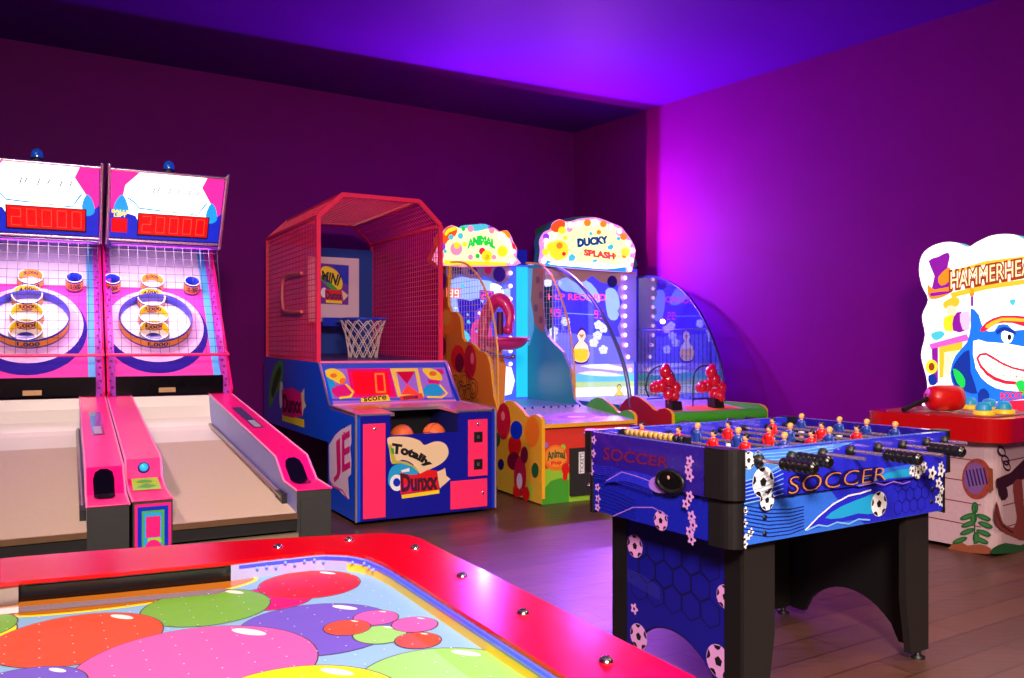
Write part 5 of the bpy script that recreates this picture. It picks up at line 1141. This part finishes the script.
# legs
def leg(side):
    s_ = 1 if side == 0 else -1; x0 = .10 if side == 0 else FL-.10
    mb = MB(); zc = .03; n_ = 14; v0, v1 = .06, .735
    arch = [(v0, .59), (v0+.03, zc), (v0+.10, zc)]+[(v0+.10+(v1-v0-.2)*i/n_, zc+.16*sin(pi*i/n_)**.6) for i in range(1, n_)]+[(v1-.10, zc), (v1-.03, zc), (v1, .59)]
    xa, xb = sorted((x0, x0+s_*.025)); mb.prism(arch, xa, xb, 'x', BLACK)
    if side == 0:
        pl = left_plane(SOCC, x0); prt = [(-v, z) for v, z in arch]
        body = [(-.13, .585), (-.13, .05)]+[(-(v0+.10+(v1-v0-.2)*i/n_), zc+.165*sin(pi*i/n_)**.6) for i in range(1, n_)]+[(-.65, .05), (-.65, .585)]
        decal(mb, pl, body, mat('leg_print_blue', (18, 18, 130), .3), .001, px=False)
        hexes(mb, pl, [(-.20-.095*i-(.0475 if j % 2 else 0), .47-.082*j) for i in range(5) for j in range(3)], .052, mat('leg_hex_line', (8, 8, 70), .4), .005)
        g5 = S(610, 510, 4.035)
        soccer_ball(mb, pl, *g5((103, 145))[0], .045, wm=PKW, h=.003); soccer_ball(mb, pl, *g5((440, 610))[0], .058, wm=PKW, h=.003); soccer_ball(mb, pl, *g5((118, 510))[0], .050, wm=PKW, h=.003); flower(mb, pl, *g5((100, 398))[0], .024, PKW, fV, h=.003); soccer_ball(mb, pl, *g5((468, 350))[0], .042, wm=PKW, h=.003)
        mb.box(x0-.004, x0, .06, .13, .03, .59, BLACK); mb.box(x0-.004, x0, .65, .735, .03, .59, BLACK)
        for i in range(6): dline(mb, pl, [(-.66, .36-i*.008), (-.56, .355-i*.01), (-.46, .33-i*.008)], .002, mat('leg_fine_line', (60, 60, 170), .4), .002, px=False)
    return mb, x0, s_
for side in (0, 1):
    mb, x0, s_ = leg(side); lg = mb.obj('leg_frame', t)
    for v0 in (.045, .715):
        mb = MB(); a = x0; b = x0+s_*.15; c = x0+s_*.115; LG = mat('leg_charcoal', (30, 27, 25), .5)
        mb.prism([(a, .59), (a, .03), (c, .03), (b, .25), (b, .59)] if s_ > 0 else [(a, .59), (b, .59), (b, .25), (c, .03), (a, .03)], v0, v0+.03, 'y', LG); mb.obj('leg_wing', lg)
        mb = MB(); mb.lathe([(.028, 0), (.028, .008), (.012, .014), (.012, .032)], (x0+s_*.05, v0+.015, 0), BLACK, 12); mb.obj('levelling_foot', lg)
# rods with players
RODU = [.112, .27, .432, .585, .746, .896, 1.05, 1.17]; ZR = .866
ROD = mat('rod_steel', (225, 190, 200), .25, .85); GRIP = mat('black_grip', (16, 14, 10), .35, coat=.3, noise=.5, nscale=90)
near_h = {0: (775, 815), 1: (797, 830), 3: (884, 920), 5: (930, 963)}
near_b = {2: 865, 4: 943, 6: 955, 7: 967}
SK = mat('figure_skin', (225, 160, 125), .4); JR = mat('figure_red_shirt', (225, 20, 20), .35); JB = mat('figure_blue_shirt', (30, 60, 150), .35); HB = mat('figure_black_hair', (12, 10, 10), .4); HYr = mat('figure_fair_hair', (220, 160, 60), .4)
def figure(mb, u, v, red):
    jr = JR if red else JB; hr = HB if red else HYr; z = ZR; o = Vector((u, v, z))
    mb.box(u-.009, u+.009, v-.008, v+.008, z-.078, z-.066, HB)                     # boots
    mb.lathe([(.006, -.07), (.010, -.05), (.011, -.035), (.013, -.02)], o, SK if not red else WHITE, 8)
    mb.lathe([(.013, -.03), (.016, -.018), (.015, .0), (.019, .016), (.018, .026), (.008, .032), (.005, .036)], o, jr, 12, mlist=[WHITE, jr, jr, jr, jr, SK])
    mb.tube([(u-.002, v-.018, z+.020), (u-.006, v-.026, z+.004), (u-.004, v-.022, z-.012)], .0055, jr, 6); mb.tube([(u-.002, v+.018, z+.020), (u-.006, v+.026, z+.004), (u-.004, v+.022, z-.012)], .0055, jr, 6)
    mb.ball((u, v, z+.046), .0125, SK, 10, (1, .9, 1.1)); mb.ball((u+.002, v, z+.050), .013, hr, 10, (1, 1, .9))
rods = []
FIGS = [(652, 431, 1), (681, 438, 1), (712, 443, 1), (727, 433, 1), (748, 447, 1), (703, 434, 0), (745, 439, 0), (766, 438, 1), (776, 428, 1), (775, 436, 0), (789, 445, 0), (809, 443, 1), (816, 434, 1), (801, 424, 0), (820, 440, 0), (835, 428, 0), (860, 437, 1), (870, 430, 0), (907, 432, 0)]
teams = [1, 1, 0, 1, 0, 1, 0, 0]
assign = {i: [] for i in range(8)}
for px_, py_, red in FIGS:
    p_ = SOCC.on(px_, py_, z=ZR+.012); i = min((abs(p_.x-RODU[k_])+(0 if teams[k_] == red else .07), k_) for k_ in range(8))[1]
    v = min(.76, max(.06, p_.y))
    if all(abs(v-w_) > .05 for w_ in assign[i]): assign[i].append(v)
for i, u in enumerate(RODU):
    if i in near_h: va = SOCC.on(near_h[i][1], 465 if i < 2 else 460, u=u).y; vb = .95
    else: va = -.17; vb = 1.02
    if i in near_b: va = SOCC.on(near_b[i], 460, u=u).y
    va = max(-.34, va)
    mb = MB(); mb.tube([(u, va, ZR), (u, vb, ZR)], .0065, ROD, 10); rd = mb.obj('rod', t)
    for v in (-.004, FWD+.004):
        mb = MB(); sg = -1 if v < 0 else 1; mb.lathe([(.020, 0), (.020, .012), (.011, .022), (.0065, .024)], (u, v, ZR), BLACK, 14, axis=(0, sg, 0)); mb.obj('rod_bearing', rd)
    mb = MB()
    if i in near_h: g0, g1 = va-.005, va+.13
    else: g0, g1 = vb-.115, vb+.005
    rib = lambda s_: .019+.0025*abs(sin(s_*pi*6))-(.006 if s_ < .04 or s_ > .96 else 0)
    mb.tube([(u, g0+(g1-g0)*j/40, ZR) for j in range(41)], rib, GRIP, 12); mb.obj('handle', rd)
    for v in (.035, .785):
        mb = MB(); mb.tube([(u, v, ZR), (u, v+.02 if v < .4 else v-.02, ZR)], .013, BLACK, 10); mb.obj('bumper', rd)
    for v in assign[i]:
        mb = MB(); figure(mb, u, v, teams[i]); mb.obj('player_figure', rd)
mb = MB(); mb.tube([(.03, .24, ZT+.014), (.03, .60, ZT+.014)], .004, BLACK, 6)
for v in (.24, .60): mb.box(.02, .04, v-.008, v+.008, ZT, ZT+.024, BLACK)
sc2 = mb.obj('score_counter', t)
for i in range(12):
    mb = MB(); v = .27+i*.0265; mb.lathe([(.006, -.011), (.013, -.009), (.013, .007), (.006, .009)], (.03, v, ZT+.015), mat('counter_bead_gold', (190, 150, 60), .3, coat=.4) if i > 1 else BLACK, 12, axis=(0, 1, 0)); mb.obj('counter_bead', sc2)

# ================================================================ HAMMER GAME
t = thing('hammer_game_machine', 'hammering game with a red rim and a lit shark board at the right edge', 'arcade machine', HAMM)
HW = .74
def rrect(x0, x1, y0, y1, r_, n_=6):
    out = []
    for cx_, cy_, a0 in ((x1-r_, y1-r_, 0), (x0+r_, y1-r_, pi/2), (x0+r_, y0+r_, pi), (x1-r_, y0+r_, 1.5*pi)):
        out += [(cx_+cos(a0+pi/2*i/n_)*r_, cy_+sin(a0+pi/2*i/n_)*r_) for i in range(n_+1)]
    return out
PLK = mat('painted_white_boards', (190, 160, 165), .5, noise=.1)
mb = MB(); mb.prism(rrect(-HW, 0, 0, 1.3, .09), .03, .68, 'z', PLK)
HF = front_plane(HAMM, 0); HS = Pl(HAMM, (0, 0, 0), YA, ZA)
for z in (.17, .30, .43, .56):
    dline(mb, HF, [(-HW+.08, z+.01), (-.085, z-.005)], .006, MAROON, .001, px=False); dline(mb, HS, [(.085, z-.005), (1.2, z+.01)], .006, MAROON, .001, px=False)
h3 = S(930, 400, 3.99)
k = 3.99; PX = lambda x: 930+x/k; PY = lambda y: 400+y/k
decal(mb, HF, ell(PX(188), PY(315), 60/k, 82/k, 28), mat('porthole_copper', (150, 60, 50), .35), .002); decal(mb, HF, ell(PX(180), PY(312), 44/k, 64/k, 28), mat('porthole_mauve', (120, 80, 140), .3), .003)
for i in range(6): dline(mb, HF, h3((145+i*14, 280-i*2), (160+i*14, 345-i*2)), .009, NAVY, .004)
for a in range(10): decal(mb, HF, ell(PX(188)+52/k*cos(a*.63), PY(315)+73/k*sin(a*.63), 4/k, 5/k, 8), BROWN, .004)
decal(mb, HF, h3((236, 268), (252, 275), (255, 360), (238, 368)), BROWN, .004)
for x, y, s_ in ((180, 430, 0), (150, 465, -1), (215, 468, 1), (155, 495, -1), (222, 498, 1), (150, 525, -1), (215, 530, 1), (185, 550, 0), (175, 470, 0), (120, 560, -1), (205, 560, 1)):
    decal(mb, HF, ell(PX(x), PY(y), (32 if s_ else 14)/k, (11 if s_ else 24)/k, 14, .35*s_), DGRN, .003+x*1e-6); decal(mb, HF, ell(PX(x), PY(y), (22 if s_ else 8)/k, (6 if s_ else 16)/k, 12, .35*s_), mat('leaf_print_green', (50, 120, 50), .5), .0038+x*1e-6)
dline(mb, HF, h3((182, 420), (180, 500), (178, 575)), .008, DGRN, .005)
decal(mb, HF, h3((80, 585), (110, 560), (150, 580), (200, 575), (240, 590), (240, 615), (80, 600)), mat('reef_brown', (140, 75, 45), .5), .002, 2)
# anchor and chain on the near side
RB = mat('anchor_rust', (125, 55, 45), .45); RB2 = mat('anchor_dark', (45, 20, 25), .45)
for x, y in ((285, 205), (300, 240), (305, 262)): dline(mb, HS, ell(PX(x), PY(y), 12/k, 20/k, 12, -.5), .012, RB2, .002, closed=True)
decal(mb, HS, h3((262, 315), (320, 290), (375, 235), (420, 215), (420, 300), (375, 310), (300, 350), (268, 350)), RB2, .002)
decal(mb, HS, h3((272, 350), (300, 340), (310, 385), (285, 400)), RB2, .0022, 2)
decal(mb, HS, h3((330, 330), (365, 320), (372, 420), (400, 500), (380, 560), (330, 545), (280, 520), (256, 470), (262, 405), (275, 440), (290, 490), (330, 510), (345, 470), (335, 400)), RB, .003, 2)
dline(mb, HS, h3((262, 405), (262, 450), (285, 500), (330, 530)), .008, RB2, .004)
decal(mb, HS, h3((250, 590), (300, 570), (360, 580), (400, 575), (400, 600), (250, 615)), DGRN, .002, 2)
mb.obj('cabinet', t)
mb = MB(); REDR = mat('red_fibreglass', (185, 10, 14), .22, coat=.6); mb.prism(rrect(-HW-.07, .07, -.08, 1.35, .14, 8), .675, .815, 'z', REDR); o = bevel(mb.obj('rim', t), .018, 3)
mb = MB(); mb.prism(rrect(-HW+.02, -.02, .01, .70, .08), .815, .822, 'z', mat('play_deck', (150, 40, 50), .4)); DK = Pl(HAMM, (0, 0, .822), XA, YA)
random.seed(5)
for i in range(40):
    u, v = -.06-random.random()*.6, .05+random.random()*.6; decal(mb, DK, ell(u, v, .012+random.random()*.03, .01+random.random()*.025, 8), random.choice([GRN, LILAC, YEL, CREAM, MAG, REDP, CYAN]), .0006+i*.00005, px=False)
mb.obj('play_deck', t)
for u, v in ((-.10, .32), (-.13, .13), (-.58, .44), (-.26, .48), (-.42, .56)):
    mb = MB(); mb.lathe([(.062, 0), (.062, .025), (.05, .03), (.05, .01)], (u, v, .82), YEL, 20); mb.lathe([(.045, .0), (.045, .05), (.03, .075), (.0001, .08)], (u, v, .82), CYAN, 16); mb.obj('target_peg', t)
# lit board
PH = front_plane(HAMM, .74)
ol = [(920, 425), (921, 408), (927, 390), (926, 376), (921, 355), (925, 335), (922, 316), (928, 300), (922, 286), (919, 270), (922, 255), (932, 246), (946, 242), (958, 243), (968, 247), (977, 242), (990, 236), (1003, 234), (1016, 235), (1026, 240), (1036, 237), (1050, 243), (1058, 258), (1060, 275), (1056, 292), (1063, 310), (1062, 340), (1066, 370), (1064, 425)]
q = smoothloop([PH.ab(PH.hit(*p)) for p in ol], 3)
mb = MB(); mb.prism([(p.x, p.y) for p in q], .74, .84, 'y', em('lit_board_edge', (120, 220, 230), .6), cap0=em('lit_board_white', (255, 248, 246), 1.1), cap1=BLACK)
p8 = S(915, 235, 3.66)
E_PU = em('lit_purple_art', (130, 20, 150), .8); E_SB = em('lit_shark_blue', (20, 110, 225), .9); E_SD = em('lit_shark_dark', (10, 50, 150), .7); E_BR = em('lit_brown_line', (150, 60, 20), .7); E_AM = em('lit_amber', (250, 180, 40), 1.0)
D = lambda pts, m_, h, s_=2: decal(mb, PH, p8(*pts), m_, h, s_)
D(((50, 95), (85, 80), (118, 64), (128, 80), (118, 130), (128, 190), (90, 200), (62, 195), (72, 150)), E_PU, .002); D(((85, 155), (120, 120), (130, 125), (125, 170), (95, 185)), E_OR, .0026); D(((48, 180), (70, 200), (132, 188), (140, 205), (100, 228), (60, 235), (48, 215)), E_OR, .003); D(((60, 212), (130, 205), (130, 212), (62, 225)), E_PU, .0034)
D(((140, 130), (260, 95), (460, 70), (460, 82), (260, 108), (145, 142)), E_AM, .002, 1); D(((130, 212), (260, 180), (460, 155), (460, 172), (260, 200), (135, 230)), E_AM, .002, 1)
text(mb, PH, 'HAMMERHEAD', [(949, 270), (1044, 254), (1044, 275), (949, 292)], E_BR, .0036, .10); text(mb, PH, 'HAMMERHEAD', [(951, 272), (1042, 256), (1042, 272), (951, 289)], em('lit_letter_cream', (255, 225, 170), 1.0), .005, .0)
D(((200, 205), (208, 190), (218, 205), (214, 225), (203, 225)), E_OR, .002); D(((205, 225), (214, 225), (214, 260), (205, 260)), E_PU, .002, 1)
D(((105, 245), (150, 225), (165, 245), (150, 265), (110, 270)), E_AM, .002); D(((118, 262), (148, 262), (155, 300), (120, 300)), em('lit_skin', (250, 205, 170), 1.0), .0022); D(((108, 300), (160, 298), (155, 345), (110, 350)), E_YL, .0024); D(((140, 350), (142, 300), (170, 280), (185, 350)), E_PU, .0026); D(((165, 290), (200, 280), (200, 345), (175, 345)), em('lit_pink_pale', (240, 180, 210), 1.0), .0028)
D(((60, 360), (95, 350), (110, 365), (85, 385), (65, 380)), E_AQ, .002)
D(((52, 400), (190, 362), (200, 385), (60, 418)), em('lit_mantel_pink', (220, 90, 190), .9), .003, 1); D(((62, 416), (85, 412), (85, 540), (66, 545)), E_PU, .003, 1); D(((88, 410), (175, 390), (175, 420), (110, 430), (105, 520), (90, 525)), E_AM, .003, 1); D(((108, 432), (170, 420), (165, 500), (108, 520)), em('lit_cream', (255, 245, 190), 1.5), .0032, 1)
decal(mb, PH, ell(915+62/3.66, 235+482/3.66, 6, 7), E_YL, .004); decal(mb, PH, ell(915+62/3.66, 235+482/3.66, 3, 4), E_BR, .0046); D(((50, 515), (75, 510), (80, 545), (55, 548)), E_SD, .004)
# shark
D(((205, 268), (235, 292), (252, 345), (290, 352), (306, 330), (340, 328), (365, 350), (430, 345), (500, 380), (500, 470), (470, 560), (400, 600), (300, 610), (268, 600), (255, 640), (225, 625), (200, 600), (150, 565), (130, 505), (150, 440), (192, 392), (205, 330)), E_SB, .005)
D(((135, 500), (160, 450), (200, 420), (205, 500), (230, 580), (180, 570), (150, 555)), E_SD, .0056); D(((140, 490), (165, 500), (185, 530), (180, 560), (155, 540)), E_GR, .006)
D(((215, 388), (265, 392), (340, 398), (430, 415), (495, 430), (480, 545), (420, 570), (330, 568), (270, 545), (225, 490)), em('lit_belly_white', (255, 250, 245), 1.5), .0064)
D(((225, 450), (262, 430), (320, 465), (400, 492), (478, 470), (478, 520), (420, 545), (330, 545), (262, 512)), E_RD, .007); D(((235, 452), (262, 440), (320, 474), (400, 500), (470, 482), (470, 512), (420, 534), (332, 532), (266, 500)), em('lit_teeth', (255, 250, 235), 1.4), .0076)
for i in range(9): x = 262+i*23; dline(mb, PH, p8((x, 445+i*7 if i < 6 else 480), (x-4, 500+i*5 if i < 6 else 530)), .004, E_RD, .0082)
dline(mb, PH, p8((235, 484), (300, 512), (400, 520), (470, 500)), .004, E_RD, .0083)
decal(mb, PH, ell(915+340/3.66, 235+368/3.66, 6, 8), em('lit_belly_white', (255, 250, 245), 1.5), .0086); decal(mb, PH, ell(915+348/3.66, 235+374/3.66, 2, 3), BLACK, .0092)
D(((300, 350), (330, 335), (365, 350), (370, 365), (330, 350), (305, 365)), E_SD, .009)
D(((240, 352), (262, 320), (320, 295), (420, 300), (460, 320), (440, 345), (360, 322), (300, 325), (262, 350)), E_RD, .0088); D(((262, 330), (320, 303), (410, 308), (400, 318), (320, 315), (270, 342)), E_AM, .0094)
D(((232, 580), (255, 560), (275, 585), (262, 625), (240, 640)), E_SD, .009)
D(((370, 545), (395, 530), (420, 560), (400, 590)), E_GR, .0096); D(((345, 240), (370, 235), (360, 260)), E_AQ, .003)
D(((165, 600), (225, 590), (225, 650), (160, 650)), E_BR, .003, 1); D(((305, 610), (460, 600), (460, 670), (305, 675)), E_RD, .0098, 1); text(mb, PH, 'ROOST', [p8((315, 575))[0], p8((400, 572))[0], p8((400, 600))[0], p8((315, 602))[0]], E_RD, .0098, .03)
mb.obj('lit_board', t)
# mallet resting on the rim
p_ = HAMM.on(944, 399, z=.90); w_ = HAMM.w(p_.x, p_.y, 0)
t = thingw('toy_mallet', 'red round-headed mallet with a black handle lying on the rim of the hammer game', 'mallet', (w_.x, w_.y, .822), R(-12))
MR = mat('mallet_red', (205, 12, 12), .35)
mb = MB(); mb.lathe([(.0001, -.105), (.055, -.105), (.074, -.085), (.082, -.04), (.082, .06), (.074, .10), (.0001, .105)], (0, 0, .084), MR, 24, axis=Vector((1, .25, 0))); mb.lathe([(.03, -.108), (.03, -.100)], (0, 0, .084), MAROON, 14, axis=Vector((1, .25, 0))); mb.obj('mallet_head', t)
mb = MB(); mb.tube([(-.10, -.02, .08), (-.17, -.06, .055), (-.27, -.12, .012)], .015, BLACK, 10); mb.obj('mallet_handle', t)
